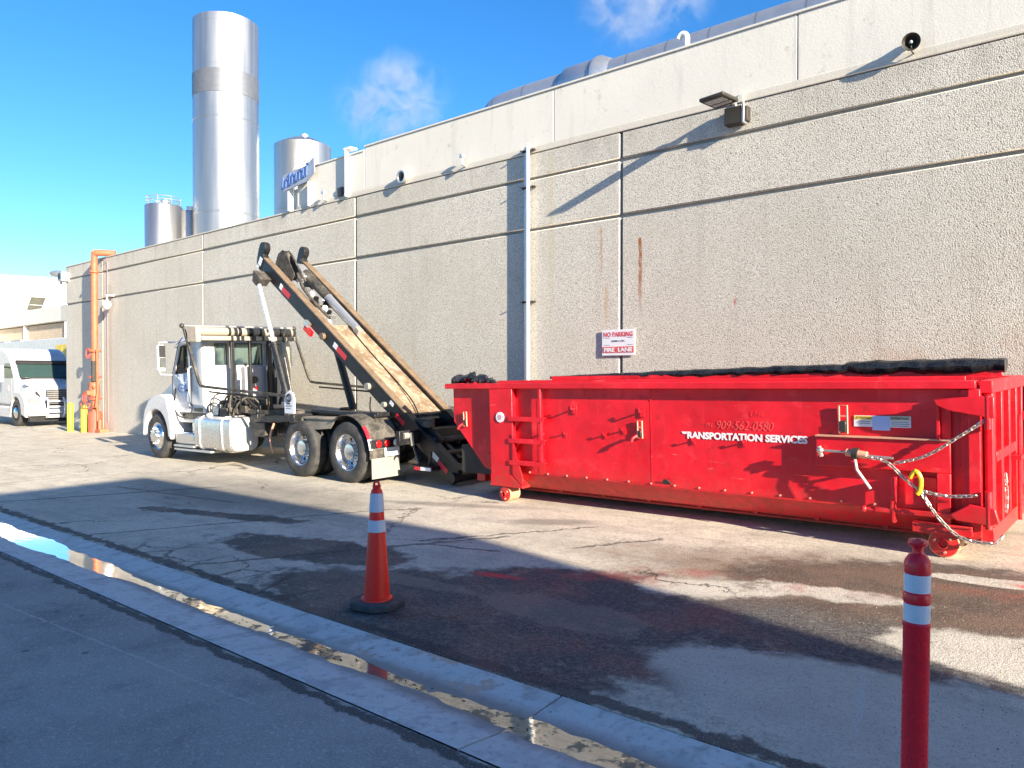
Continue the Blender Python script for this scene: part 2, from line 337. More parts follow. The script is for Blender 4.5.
def water_mat():
    t = NT('gutter_water', True); P = t.co
    n = t.noise(7, 3, .5, t.mul3(P, (1, 2.5, 1)))
    gl = t.new('ShaderNodeBsdfGlossy'); gl.inputs['Roughness'].default_value = .045; gl.inputs['Color'].default_value = (.88, .86, .83, 1)
    b = t.bump(n, .12, .004); t.l.new(b, gl.inputs['Normal'])
    tr = t.new('ShaderNodeBsdfTransparent'); tr.inputs[0].default_value = (.62, .56, .46, 1)
    fr = t.new('ShaderNodeFresnel'); fr.inputs[0].default_value = 1.36; t.l.new(b, fr.inputs[1])
    x, y, z = t.xyz(P)
    mud = t.new('ShaderNodeBsdfDiffuse'); t.set(mud.inputs[0], t.mix(t.noise(18, 5, .7), (.16, .13, .095), (.30, .25, .18)))
    deb = t.math('MULTIPLY', t.rng(t.noise(9, 6, .7), .50, .60), t.rng(x, -7.2, -5.8))
    m0 = t.new('ShaderNodeMixShader'); t.l.new(t.math('MULTIPLY', t.rng(x, -7.0, -3.6, .15, .8), 1), m0.inputs[0]); t.l.new(tr.outputs[0], m0.inputs[1]); t.l.new(mud.outputs[0], m0.inputs[2])
    fac = t.math('MULTIPLY', fr.outputs[0], t.math('SUBTRACT', 1, t.math('MULTIPLY', deb, .85)))
    fac = t.math('MULTIPLY', fac, t.rng(x, -6.5, -3.2, 1, .42))
    mx = t.new('ShaderNodeMixShader'); t.l.new(fac, mx.inputs[0]); t.l.new(m0.outputs[0], mx.inputs[1]); t.l.new(gl.outputs[0], mx.inputs[2])
    t.l.new(mx.outputs[0], t.out.inputs[0]); return t.m
M_water = water_mat()
def glass_mat(name, tint):
    t = NT(name)
    gl = t.new('ShaderNodeBsdfGlossy'); gl.inputs['Roughness'].default_value = .03
    tr = t.new('ShaderNodeBsdfTransparent'); tr.inputs[0].default_value = (*tint, 1)
    fr = t.new('ShaderNodeFresnel'); fr.inputs[0].default_value = 1.5
    mx = t.new('ShaderNodeMixShader'); t.l.new(fr.outputs[0], mx.inputs[0]); t.l.new(tr.outputs[0], mx.inputs[1]); t.l.new(gl.outputs[0], mx.inputs[2])
    t.l.new(mx.outputs[0], t.out.inputs[0]); return t.m
M_glass = glass_mat('cab_glass', (.92, .985, .94))
M_wglass = glass_mat('windscreen_glass', (.30, .38, .36))
def tarproll_mat():
    t = NT('mesh_tarp'); x, y, z = t.xyz()
    n = t.noise(5, 4)
    return t.fin(t.mix(n, (.24, .21, .16), (.38, .34, .27)), .7, 0, t.bump(t.noise(60, 3), .3))
M_mesh = tarproll_mat()
def deck_mat():
    t = NT('dusty_deck'); x, y, z = t.xyz()
    n = t.noise(3.2, 6, .65); n2 = t.noise(14, 5)
    c = t.mix(t.rng(n, .35, .62), (.35, .27, .185), (.17, .115, .07))
    c = t.mix(t.math('MULTIPLY', t.rng(n2, .55, .7), .5), c, (.72, .62, .48))
    c = t.mix(t.math('MULTIPLY', t.rng(t.noise(1.8, 3), .56, .66), .5), c, (.30, .29, .28))
    return t.fin(c, .75, .05, t.bump(n2, .2))
M_deck = deck_mat()

# ---------------------------------------------------------------- geometry helpers
A_, B_ = .0115, .025
ex = V((1, 0, A_)).normalized(); ey = V((0, 1, B_)).normalized(); ez = ex.cross(ey).normalized(); ey = ez.cross(ex)
GM = Matrix(((ex.x, ey.x, ez.x, 0), (ex.y, ey.y, ez.y, 3.1), (ex.z, ey.z, ez.z, 0), (0, 0, 0, 1)))   # the sloping yard
WM = Matrix.Identity(4)
def gh(x, y): return A_*max(-45, min(20, x)) + B_*max(0, min(9, y-3.1))
BASE = {}
SPLIT = {k: k for k in ('post', 'hinge_bracket', 'hinge_pin', 'binder_rod', 'sheave_bracket', 'window', 'roof_vent', 'sill', 'side_vent', 'bypass_pipe', 'tail_roller', 'lens', 'door_decal', 'arm_joint', 'deck_plate', 'rail_stay', 'decal')}
SPLIT['shadow_bands'] = 'shadow_band'; SPLIT['fine_lines'] = 'fine_line'
class MB:
    def __init__(s, xf=None): s.b = bmesh.new(); s.xf = xf
    def _add(s, verts, faces):
        vs = [s.b.verts.new(s.xf @ V(v) if s.xf else V(v)) for v in verts]
        for f in faces:
            try: s.b.faces.new([vs[i] for i in f])
            except ValueError: pass
        return vs
    def box(s, x0, x1, y0, y1, z0, z1, m=None):
        v = [V((x, y, z)) for x in (x0, x1) for y in (y0, y1) for z in (z0, z1)]
        if m is not None: v = [m @ q for q in v]
        s._add(v, [(0, 1, 3, 2), (4, 6, 7, 5), (0, 4, 5, 1), (2, 3, 7, 6), (0, 2, 6, 4), (1, 5, 7, 3)]); return s
    def prism(s, pts, lo, hi, axis='y', inset=0):
        """polygon in the plane across axis, extruded lo..hi"""
        def mk(p, h, k=1):
            a, b = p
            return {'y': (a, h, b), 'x': (h, a, b), 'z': (a, b, h)}[axis]
        n = len(pts)
        v = [mk(p, lo) for p in pts] + [mk(p, hi) for p in pts]
        s._add(v, [tuple(range(n)), tuple(range(2*n-1, n-1, -1))] + [(i, i+n, (i+1) % n+n, (i+1) % n) for i in range(n)]); return s
    def cyl(s, p, q, r, r2=None, seg=18, cap=True):
        p, q = V(p), V(q); r2 = r if r2 is None else r2; d = (q-p).normalized()
        a = d.orthogonal().normalized(); b = d.cross(a)
        v = []
        for c, rr in ((p, r), (q, r2)):
            for i in range(seg):
                t = 2*math.pi*i/seg; v.append(c + a*(rr*math.cos(t)) + b*(rr*math.sin(t)))
        f = [(i, (i+1) % seg, (i+1) % seg+seg, i+seg) for i in range(seg)]
        if cap: f += [tuple(range(seg-1, -1, -1)), tuple(range(seg, 2*seg))]
        s._add(v, f); return s
    def tube(s, pts, r, seg=8, cap=True, closed=False, sq=False):
        pts = [V(p) for p in pts]; n = len(pts); v = []; f = []
        up = None
        for i, p in enumerate(pts):
            if closed: d = (pts[(i+1) % n]-pts[i-1]).normalized()
            else: d = (pts[min(i+1, n-1)]-pts[max(i-1, 0)]).normalized()
            if up is None: up = d.orthogonal().normalized() if not sq else (V((0, 1, 0)) if abs(d.y) < .9 else V((0, 0, 1)))
            a = (up-d*up.dot(d)).normalized(); up = a; b = d.cross(a)
            rr = r[i] if isinstance(r, (list, tuple)) else r
            for k in range(seg):
                t = 2*math.pi*(k+(.5 if sq else 0))/seg; v.append(p+a*(rr*math.cos(t))+b*(rr*math.sin(t)))
        for i in range(n if closed else n-1):
            j = (i+1) % n
            for k in range(seg): f.append((i*seg+k, i*seg+(k+1) % seg, j*seg+(k+1) % seg, j*seg+k))
        if cap and not closed: f += [tuple(range(seg-1, -1, -1)), tuple(range((n-1)*seg, n*seg))]
        s._add(v, f); return s
    def lathe(s, prof, c, axis='z', seg=32, sgn=1, cap=True):
        """prof = [(radius, height)] about an axis through c"""
        c = V(c); v = []; n = len(prof)
        for r, h in prof:
            for k in range(seg):
                t = 2*math.pi*k/seg; a, b = r*math.cos(t), r*math.sin(t)
                v.append(c + (V((a, b, h)) if axis == 'z' else V((a, h*sgn, b)) if axis == 'y' else V((h*sgn, a, b))))
        f = []
        for i in range(n-1):
            for k in range(seg): f.append((i*seg+k, i*seg+(k+1) % seg, (i+1)*seg+(k+1) % seg, (i+1)*seg+k))
        if cap and prof[0][0] > 1e-4: f.append(tuple(range(seg-1, -1, -1)))
        if cap and prof[-1][0] > 1e-4: f.append(tuple(range((n-1)*seg, n*seg)))
        s._add(v, f); return s
    def quad(s, a, b, c, d): s._add([a, b, c, d], [(0, 1, 2, 3)]); return s
    def sphere(s, c, r, seg=14, sc=(1, 1, 1)):
        pr = [(max(1e-5, math.sin(math.pi*i/8))*r, -math.cos(math.pi*i/8)*r) for i in range(9)]
        c = V(c); v = []
        for rr, h in pr:
            for k in range(seg):
                t = 2*math.pi*k/seg; v.append(c+V((rr*math.cos(t)*sc[0], rr*math.sin(t)*sc[1], h*sc[2])))
        s._add(v, [(i*seg+k, i*seg+(k+1) % seg, (i+1)*seg+(k+1) % seg, (i+1)*seg+k) for i in range(8) for k in range(seg)]); return s
    def mesh(s, name, base, ang=32):
        bmesh.ops.remove_doubles(s.b, verts=s.b.verts, dist=1e-5)
        bmesh.ops.recalc_face_normals(s.b, faces=s.b.faces)
        for e in s.b.edges:
            e.smooth = not (len(e.link_faces) == 2 and e.calc_face_angle(0) > R(ang))
        for f in s.b.faces: f.smooth = True
        bmesh.ops.translate(s.b, verts=s.b.verts, vec=-V(base))
        me = bpy.data.meshes.new(name); s.b.to_mesh(me); s.b.free(); return me
    def part(s, name, mat, parent, bevel=0, label=None, ang=32, seg=2):
        base = BASE[parent]
        if name in SPLIT:
            seen = set(); isl = []
            s.b.verts.index_update(); s.b.verts.ensure_lookup_table()
            for v in s.b.verts:
                if v.index in seen: continue
                st = [v]; cur = set()
                while st:
                    q = st.pop()
                    if q.index in cur: continue
                    cur.add(q.index); st += [e.other_vert(q) for e in q.link_edges]
                seen |= cur; isl.append(cur)
            out = None
            for cur in isl:
                m2 = MB(); m2.b = s.b.copy(); m2.b.verts.ensure_lookup_table()
                bmesh.ops.delete(m2.b, geom=[v for v in m2.b.verts if v.index not in cur], context='VERTS')
                nm = SPLIT[name]; o = bpy.data.objects.new(nm, m2.mesh(nm, base, ang)); COL.objects.link(o)
                o.data.materials.append(mat); o.parent = parent; BASE[o] = base; addbevel(o, bevel, seg)
                if label: o['label'] = label
                out = out or o
            return out
        o = bpy.data.objects.new(name, s.mesh(name, base, ang)); COL.objects.link(o)
        o.data.materials.append(mat); o.parent = parent; BASE[o] = base
        if label: o['label'] = label
        addbevel(o, bevel, seg); return o
    def thing(s, name, mat, label, cat, base, frame=None, group=None, bevel=0, kind=None, ang=32, seg=2):
        o = bpy.data.objects.new(name, s.mesh(name, base, ang)); COL.objects.link(o)
        o.data.materials.append(mat); o.matrix_world = (frame or WM) @ Matrix.Translation(V(base)); BASE[o] = V(base)
        tag(o, label, cat, group, kind); addbevel(o, bevel, seg); return o
def addbevel(o, w, seg=2):
    if w:
        m = o.modifiers.new('bevel', 'BEVEL'); m.width = w; m.segments = seg; m.limit_method = 'ANGLE'; m.angle_limit = R(35); m.harden_normals = False
def tag(o, label=None, cat=None, group=None, kind=None):
    if label: o['label'] = label
    if cat: o['category'] = cat
    if group: o['group'] = group
    if kind: o['kind'] = kind
def thing(name, label, cat, base, frame=None, group=None):
    o = bpy.data.objects.new(name, None); COL.objects.link(o); o.empty_display_size = .2
    o.matrix_world = (frame or WM) @ Matrix.Translation(V(base)); BASE[o] = V(base); tag(o, label, cat, group); return o
def text(s, size, loc, mat, parent, name='lettering', extrude=.002, offset=0, shear=0, spacing=1, align='LEFT', rot=None, width=None, label=None):
    cu = bpy.data.curves.new('t', 'FONT'); cu.body = s; cu.size = size; cu.extrude = extrude; cu.offset = offset; cu.shear = shear; cu.space_character = spacing; cu.align_x = align
    cu.resolution_u = 3
    tmp = bpy.data.objects.new('t', cu); COL.objects.link(tmp)
    dg = bpy.context.evaluated_depsgraph_get(); me = bpy.data.meshes.new_from_object(tmp.evaluated_get(dg))
    bpy.data.objects.remove(tmp); bpy.data.curves.remove(cu)
    sx = 1
    if width:
        xs = [v.co.x for v in me.vertices]; sx = width/(max(xs)-min(xs))
    rm = rot or Matrix.Rotation(R(90), 4, 'X')
    me.transform(Matrix.Translation(V(loc)-BASE[parent]) @ rm @ Matrix.Diagonal((sx, 1, 1, 1)))
    me.materials.clear(); me.materials.append(mat); me.name = name
    o = bpy.data.objects.new(name, me); COL.objects.link(o); o.parent = parent; BASE[o] = BASE[parent]
    if label: o['label'] = label
    return o
def boolean(target, cutter_mb):
    """cut cutter_mb out of target for good"""
    me = cutter_mb.mesh('cut', BASE[target]); c = bpy.data.objects.new('cut', me); COL.objects.link(c)
    c.parent = target.parent if target.parent else None
    if not target.parent: c.matrix_world = target.matrix_world
    md = target.modifiers.new('cut', 'BOOLEAN'); md.object = c; md.operation = 'DIFFERENCE'; md.solver = 'EXACT'
    bpy.context.view_layer.update()
    dg = bpy.context.evaluated_depsgraph_get(); nm = bpy.data.meshes.new_from_object(target.evaluated_get(dg))
    target.modifiers.clear(); old = target.data; target.data = nm; nm.name = old.name
    bpy.data.objects.remove(c); return target
def arc(cx, cz, r, a0, a1, n): return [(cx+r*math.cos(R(a0+(a1-a0)*i/n)), cz+r*math.sin(R(a0+(a1-a0)*i/n))) for i in range(n+1)]
def smoothpath(pts, n=8):
    pts = [V(p) for p in pts]; out = []
    for i in range(len(pts)-1):
        p0 = pts[max(i-1, 0)]; p1 = pts[i]; p2 = pts[i+1]; p3 = pts[min(i+2, len(pts)-1)]
        for k in range(n):
            t = k/n; out.append(.5*((2*p1)+(p2-p0)*t+(2*p0-5*p1+4*p2-p3)*t*t+(3*p1-p0-3*p2+p3)*t**3))
    return out+[pts[-1]]
def rbox(mb, x0, x1, y0, y1, z0, z1): mb.box(x0, x1, y0, y1, z0, z1)

# ================================================================ SETTING
# ---- ground sheet (one sheet, sloping yard, trench under the gutter)
xs = [-700, -120, -45, -30, -20, -10, 0, 10, 20, 120, 700]; ys = [-700, -100, -20, 0, 2.50, 2.505, 3.295, 3.30, 3.6, 6, 9, 12.1, 20, 100, 700]
mb = MB(); vs = [[mb.b.verts.new((x, y, gh(x, y) - (.07 if 2.502 < y < 3.298 and -44 < x < 19 else 0))) for y in ys] for x in xs]
for i in range(len(xs)-1):
    for j in range(len(ys)-1): mb.b.faces.new((vs[i][j], vs[i+1][j], vs[i+1][j+1], vs[i][j+1]))
g = mb.thing('ground', M_ground, 'worn patched pavement of the yard and driveway, stained and cracked', 'ground', (0, 0, 0), kind='structure', ang=60)

# ---- concrete valley gutter, slab by slab, with a shallow V
mb = MB(); jx = [-2.505-2.345*k for k in range(-9, 18)]
for k in range(len(jx)-1):
    xa, xb = jx[k+1]+.007, jx[k]-.007
    nx, ny = 26, 14
    off = random.uniform(-.003, .003)
    rows = []
    for i in range(nx+1):
        x = xa+(xb-xa)*i/nx; row = []
        for j in range(ny+1):
            y = 2.508+(3.292-2.508)*j/ny; d = abs(y-2.93)
            zz = gh(x, 0) + .004 - .034*max(0, 1-d/.38) + .0035*(noise.noise(V((x*1.1, y*2, 0)))) + .0028*noise.noise(V((x*6, y*8, 3))) + off*.5
            if j in (0, ny): zz = gh(x, 0)+.003
            row.append(mb.b.verts.new((x, y, zz)))
        rows.append(row)
    for i in range(nx):
        for j in range(ny): mb.b.faces.new((rows[i][j], rows[i+1][j], rows[i+1][j+1], rows[i][j+1]))
    for r_ in (rows[0], rows[-1]):
        lo = [mb.b.verts.new((v.co.x, v.co.y, v.co.z-.05)) for v in r_]
        for j in range(ny): mb.b.faces.new((r_[j], r_[j+1], lo[j+1], lo[j]))
mb.thing('gutter', M_gutter, 'shallow concrete valley gutter of jointed slabs', 'gutter', (0, 0, 0), kind='structure', ang=50)
lev = lambda x: .004-.0300+.0085*max(0, min(1, (-6.8-x)/2.5))+.0012*max(0, min(1, (x+4.6)/2))
mb = MB(); n = 84
prev = None
for i in range(n+1):
    x = -40+42*i/n; w = .3
    a = mb.b.verts.new((x, 2.93-w, gh(x, 0)+lev(x))); b = mb.b.verts.new((x, 2.93+w, gh(x, 0)+lev(x)))
    if prev: mb.b.faces.new((prev[0], a, b, prev[1]))
    prev = (a, b)
mb.thing('water', M_water, 'thin stream of reflecting water along the gutter', 'water', (0, 0, 0), kind='structure')

# ---- the long building
W = 10.27
bld = thing('processing_building', 'long grey exposed aggregate concrete building with a paler painted wall set along its top', 'building', (-29.85, W, 0))
X0, X1 = -29.85, 13.4
mb = MB(); mb.box(X0+.03, X1-.02, W+.045, W+18, -1.2, 5.50); mb.part('core_wall', M_joint, bld)
jo = [X0, -26.63, -19.97, -13.34, -6.65, .02, 6.69, X1]
mb = MB()
for i in range(len(jo)-1):
    for z0, z1 in ((-1.0, 4.185), (4.235, 5.065), (5.112, 5.515)):
        mb.box(jo[i]+(.024 if i else 0), jo[i+1]-.024, W, W+.06, z0, z1)
mb.part('panel_facade', M_agg, bld, bevel=.014, seg=1)
mb = MB()
for i in range(3):
    a = W+6*i+.024; mb_y1 = W+6*(i+1)-.024
    for z0, z1 in ((-1.0, 4.185), (4.235, 5.065), (5.112, 5.515)): mb.box(X0-.002, X0+.06, max(a, W+.062), mb_y1, z0, z1)
mb.part('end_facade', M_agg, bld, bevel=.014, seg=1)
mb = MB(); mb.box(X0-.02, X1, W-.012, W+.30, 5.522, 5.56); mb.part('coping', M_upper, bld, bevel=.008)
mb = MB(); mb.box(X0+.3, X1, W+.3, W+18, 5.40, 5.50); mb.part('flat_roof', M_joint, bld)
mb = MB(); ju = [-15.55, -13.05, -8.0, -3.89, 1.5, 7.5, X1]
for i in range(len(ju)-1): mb.box(ju[i]+.008, ju[i+1]-.008, W+.02, W+.22, 5.562, 6.52 if i else 6.44)
mb.part('upper_wall', M_upper, bld, bevel=.006)
mb = MB(); mb.box(-15.5, X1, W+.05, W+.2, 5.562, 6.43); mb.part('upper_core', M_joint, bld)
mb = MB(); mb.box(-15.45, X1, W+.004, W+.05, 5.5625, 5.64); mb.part('lower_ledge', M_upper, bld, bevel=.004)
mb = MB(); mb.box(-13.06, X1, W+.0, W+.25, 6.524, 6.56); mb.box(-15.56, -13.07, W+.0, W+.25, 6.444, 6.475); mb.part('upper_coping', M_upper, bld, bevel=.006)
mb = MB(); mb.box(-15.75, -13.0, W+.6, W+2.0, 5.5, 6.62); mb.box(-15.9, -15.6, W+.15, W+1.6, 5.5, 6.1); mb.part('roof_housing', M_upper, bld, bevel=.01)

# ---- things fixed on the building
o = thing('downpipe', 'tall white square downpipe on stand-off brackets down the face of the aggregate wall', 'downpipe', (-8.5, W, 0))
mb = MB(); mb.box(-8.50, -8.455, W-.115, W-.06, .1, 5.68); mb.part('pipe', M_pipewhite, o, bevel=.008)
mb = MB(); mb.box(-8.60, -8.55, W-.045, W-.002, .1, 5.64); mb.part('backing_channel', M_galv, o, bevel=.005)
for z in (5.55, 4.92, 2.95, 1.0):
    mb = MB(); mb.box(-8.64, -8.36, W-.055, W-.03, z, z+.035); mb.cyl((-8.38, W-.09, z+.018), (-8.38, W, z+.018), .014, seg=8); mb.cyl((-8.62, W-.12, z+.018), (-8.62, W, z+.018), .012, seg=8)
    mb.part('bracket', M_lamp, o)

o = thing('floodlight', 'dark bronze floodlight on a square junction box under the painted wall', 'light', (-4.75, W, 5.2))
mb = MB(); mb.box(-4.86, -4.60, W-.14, W-.002, 5.20, 5.44); mb.part('junction_box', M_lamp, o, bevel=.012)
mb = MB(); mb.box(-4.597, -4.565, W-.145, W-.02, 5.19, 5.45); mb.part('side_plate', M_galv, o, bevel=.004)
mb = MB(); mb.box(-4.564, -4.53, W-.12, W-.002, 5.22, 5.42); mb.part('back_box', M_lamp, o, bevel=.006)
Lm = Matrix.Translation((-4.78, W-.22, 5.475)) @ Matrix.Rotation(R(4), 4, 'X') @ Matrix.Rotation(R(-4), 4, 'Y')
mb = MB(Lm); mb.box(-.19, .17, -.46, .02, -.025, .03); mb.part('lamp_head', M_lamp, o, bevel=.02)
mb = MB(Lm); mb.box(-.14, .12, -.40, -.22, -.033, -.0251); mb.box(-.14, .12, -.18, -.08, -.033, -.0251); mb.part('lens', M_lens, o)
mb = MB(); mb.tube([(-4.72, W-.06, 5.42), (-4.72, W-.10, 5.49), (-4.74, W-.24, 5.485)], .03, 10); mb.part('arm', M_galv, o)
mb = MB(); mb.tube([(-4.62, W-.03, 5.43), (-4.62, W-.05, 5.57), (-4.64, W-.02, 5.66)], .012, 8); mb.part('conduit', M_pipewhite, o)

o = thing('horn_speaker', 'round black horn loudspeaker on the painted upper wall', 'loudspeaker', (-2.50, W, 5.74))
Hm = Matrix.Translation((-2.50, W, 5.74)) @ Matrix.Rotation(R(14), 4, 'Z') @ Matrix.Rotation(R(16), 4, 'X')
mb = MB(Hm); mb.lathe([(.05, .0), (.05, -.04), (.07, -.08), (.098, -.13), (.104, -.135), (.104, -.142), (.094, -.138), (.062, -.08), (.03, -.05)], (0, 0, 0), 'y', 28); mb.part('horn', M_lamp, o)
mb = MB(Hm); mb.sphere((0, -.10, 0), .022); mb.part('centre_cap', M_lens, o)
mb = MB(); mb.tube([(-2.47, W, 5.60), (-2.47, W-.06, 5.60), (-2.48, W-.08, 5.67)], .010, 8); mb.part('bracket', M_lamp, o)

# no parking sign across the panel joint
o = thing('parking_sign', 'small faded red and white no parking fire lane sign over the wall joint', 'sign', (-6.68, W, 2.2))
sx0, sx1, sz0, sz1 = -6.985, -6.375, 2.015, 2.42; sy = W-.03
mb = MB(); mb.box(sx0, sx1, sy, sy+.012, sz0, sz1); mb.part('plate', M_signpanel, o, bevel=.003)
mb = MB(); mb.box(sx0+.02, sx1-.02, sy-.004, sy-.0005, sz0+.045, sz0+.14); mb.part('red_band', M_signred, o)
text('NO PARKING', .1, (sx0+.03, sy-.002, sz1-.105), M_signred, o, width=.54, extrude=.001, offset=.003)
text('FIRE  LANE', .085, (sx0+.04, sy-.006, sz0+.062), M_signpanel, o, width=.52, extrude=.001, offset=.003)
text('22500.1 CVC', .04, (sx0+.18, sy-.002, sz0+.215), M_ink, o, width=.25, extrude=.001)
mb = MB()
for z in (sz0+.165, sz0+.2775): mb.box(sx0+.04, sx0+.15, sy-.003, sy-.0005, z, z+.004); mb.box(sx1-.14, sx1-.04, sy-.003, sy-.0005, z, z+.004)
mb.part('fine_lines', M_ink, o)

# sign with blue letters high on the left of the painted wall (its wording cannot be read)
o = thing('roof_sign', 'weathered sign with illegible slanted blue letters at the left end of the painted wall', 'sign', (-15.2, W-.1, 5.95))
mb = MB()
mb.prism([(-16.05, 6.08), (-15.95, 6.40), (-15.1, 6.46), (-14.72, 6.62), (-14.70, 6.26), (-15.0, 6.10), (-15.9, 6.02)], W-.10, W-.075, 'y'); mb.part('panel', simple('sign_face_bluegrey', (.30, .35, .46), .6, 0, .2), o)  # even blue-grey face of the sign panel
mb = MB(); x = -15.98
for k, (w_, h_) in enumerate([(.12, .26), (.13, .20), (.09, .28), (.13, .22), (.13, .20), (.12, .23), (.12, .20), (.08, .30)]):
    z = 6.075+.022*k
    mb.prism([(x, z), (x+.035, z), (x+.06, z+h_), (x+.02, z+h_)], W-.125, W-.102, 'y')
    if k % 2 == 0: mb.prism([(x+.037, z), (x+.105, z), (x+.105, z+.045), (x+.037, z+.045)], W-.125, W-.102, 'y')
    else: mb.prism([(x+.05, z+h_-.05), (x+.12, z+h_-.05), (x+.12, z+h_), (x+.05, z+h_)], W-.125, W-.102, 'y')
    x += w_+.018
mb.part('letter_strokes', M_signblue, o)
mb = MB()
for xx in (-15.8, -15.0): mb.box(xx, xx+.04, W-.08, W+.05, 5.55, 6.1)
mb.part('post', M_pipewhite, o)

# white vent pipes
def gooseneck(x, y, z0, z1, r, lab):
    mb = MB(); mb.tube([(x, y, z0), (x, y, z1-.08)]+[(x-.075*(1-math.cos(R(a)))*1.0, y-.0, z1-.08+.08*math.sin(R(a))) for a in (20, 40, 60, 80, 100, 120, 140, 165)], r, 14)
    return mb.thing('vent_pipe', M_pipewhite, lab, 'vent pipe', (x, y, z0), bevel=0)
gooseneck(-5.78, W+.5, 5.5, 6.98, .045, 'white gooseneck vent pipe rising in front of the roof duct')
mb = MB(); mb.cyl((-13.62, W-.03, 5.56), (-13.62, W-.03, 6.60), .045); mb.box(-13.68, -13.44, W-.07, W+.12, 6.56, 6.60); mb.thing('vent_pipe', M_pipewhite, 'straight white pipe up the painted wall right of the blue lettered sign', 'vent pipe', (-13.62, W-.03, 5.56))
o = thing('wall_hook', 'small round wall hook ring at the foot of the painted wall above the hoist', 'wall hook', (-11.75, W, 5.6))
mb = MB(); mb.lathe([(.115, -.0), (.125, -.12), (.10, -.12), (.09, -.0)], (-11.75, W, 5.66), 'y', 20); mb.part('ring', M_galv, o)
mb = MB(); mb.box(-11.80, -11.70, W-.02, W+.01, 5.55, 5.64); mb.part('foot', M_galv, o)
for i, (x, lab) in enumerate([(-10.05, 'short stub pipe on the coping behind the middle of the painted wall base'), (-14.35, 'small pipe fitting at the foot of the painted wall left of the straight pipe')]):
    mb = MB(); mb.tube([(x, W+.02, 5.58), (x, W-.10, 5.60), (x, W-.10, 5.74)], .022, 8); mb.box(x-.04, x+.04, W-.14, W-.06, 5.72, 5.78)
    mb.thing('pipe_stub', M_galv, lab, 'pipe fitting', (x, W, 5.58), bevel=.004)
mb = MB(); mb.box(-13.95, -13.77, W-.03, W+.01, 5.60, 5.80); mb.thing('junction_box', M_lamp, 'dark square electrical box at the foot of the straight white pipe', 'electrical box', (-13.86, W, 5.6), bevel=.01)

# roof ducts
DY = W+1.25
o = thing('roof_duct', 'long round galvanised duct with a wider section lying along the roof', 'duct', (-8, DY, 5.5))
zc = 7.02
mb = MB(); pts = [(-10.75, DY+.3, 6.2), (-10.68, DY+.12, 6.6), (-10.45, DY+.02, 6.88), (-10.05, DY, zc), (-8.2, DY, zc)]
mb.tube(smoothpath(pts, 5), .29, 24); mb.part('left_section', M_duct, o)
mb = MB(); mb.lathe([(.29, 0), (.36, .12), (.36, .75)], (-8.65, DY, zc), 'x', 28); mb.part('wide_section', M_duct, o)
mb = MB(); mb.lathe([(.37, 0), (.385, .02), (.385, .10), (.27, .32)], (-7.90, DY, zc), 'x', 28); mb.part('end_collar', M_galv, o)
mb = MB(); mb.cyl((-7.62, DY, zc), (6, DY, zc+.02), .27, seg=28); mb.part('right_section', M_duct, o)
for xx in (-9.3, -7.3, -5.6, -3.5, -1, 2):
    mb = MB(); mb.box(xx-.03, xx+.03, DY-.25, DY+.25, 5.5, 6.8); mb.part('duct_support', M_galv, o)

# orange standpipe at the corner
px_, py_ = -26.55, 9.98
gz0 = gh(px_, py_)
o = thing('standpipe', 'tall orange fire riser pipe with red valves on the wall by the yellow bollards', 'standpipe', (px_, py_, gz0))
mb = MB(); mb.tube(smoothpath([(px_, py_, gz0), (px_, py_, 3), (px_, py_, 5.45), (px_+.06, py_+.02, 5.63), (px_+.15, py_+.10, 5.66), (px_+.40, py_+.5, 5.66)], 6), .10, 20); mb.part('riser', M_orange, o)
for z in (5.15, 2.6, 1.75, 1.05, .6):
    mb = MB(); mb.cyl((px_, py_, gz0+z), (px_, py_, gz0+z+.07), .19 if z < 3 else .15, seg=20); mb.part('flange', M_orange if z > 2 else M_redvalve, o, bevel=.008)
mb = MB(); mb.cyl((px_, py_, gz0), (px_, py_, gz0+.62), .21, seg=20); mb.part('base_sleeve', M_redvalve, o, bevel=.01)
mb = MB(); mb.cyl((px_, py_-.02, gz0+1.15), (px_, py_-.02, gz0+1.62), .17, .15, seg=16); mb.box(px_-.1, px_+.16, py_-.3, py_-.1, gz0+1.2, gz0+1.34); mb.part('check_valve', M_orange, o, bevel=.02)
def handwheel(c, r, axis):
    m = MB(); C = V(c); pts = [C+V((r*math.cos(t), 0, r*math.sin(t)) if axis == 'y' else (0, r*math.cos(t), r*math.sin(t))) for t in [2*math.pi*k/20 for k in range(20)]]
    m.tube(pts, .018, 6, closed=True)
    for k in (0, 5, 10, 15): m.cyl(C, pts[k], .01, seg=6)
    m.part('handwheel', M_redvalve, o)
handwheel((px_-.22, py_-.12, gz0+2.55), .17, 'y'); handwheel((px_+.10, py_-.36, gz0+1.12), .15, 'y'); handwheel((px_-.24, py_-.2, gz0+.9), .13, 'x')
mb = MB(); mb.tube([(px_+.3, py_-.05, gz0+.1), (px_+.3, py_-.05, gz0+2.65), (px_, py_-.05, gz0+2.65)], .022, 8); mb.tube([(px_-.2, py_-.1, gz0+.75), (px_+.32, py_-.1, gz0+.82), (px_+.32, py_, gz0+1.7)], .03, 8)
mb.tube([(px_-.22, py_-.1, gz0+1.5), (px_+.25, py_-.12, gz0+1.45)], .035, 8); mb.part('bypass_pipe', M_orange, o)
mb = MB(); mb.box(px_+.12, px_+.22, py_-.16, py_-.06, gz0+1.65, gz0+2.3); mb.part('valve_stem', M_lamp, o)
mb = MB(); mb.box(px_+.28, px_+.62, py_-.1, py_+.18, gz0, gz0+.12); mb.cyl((px_+.5, py_-.05, gz0+.1), (px_+.5, py_-.05, gz0+.42), .06); mb.part('drain_stub', M_orange, o, bevel=.01)
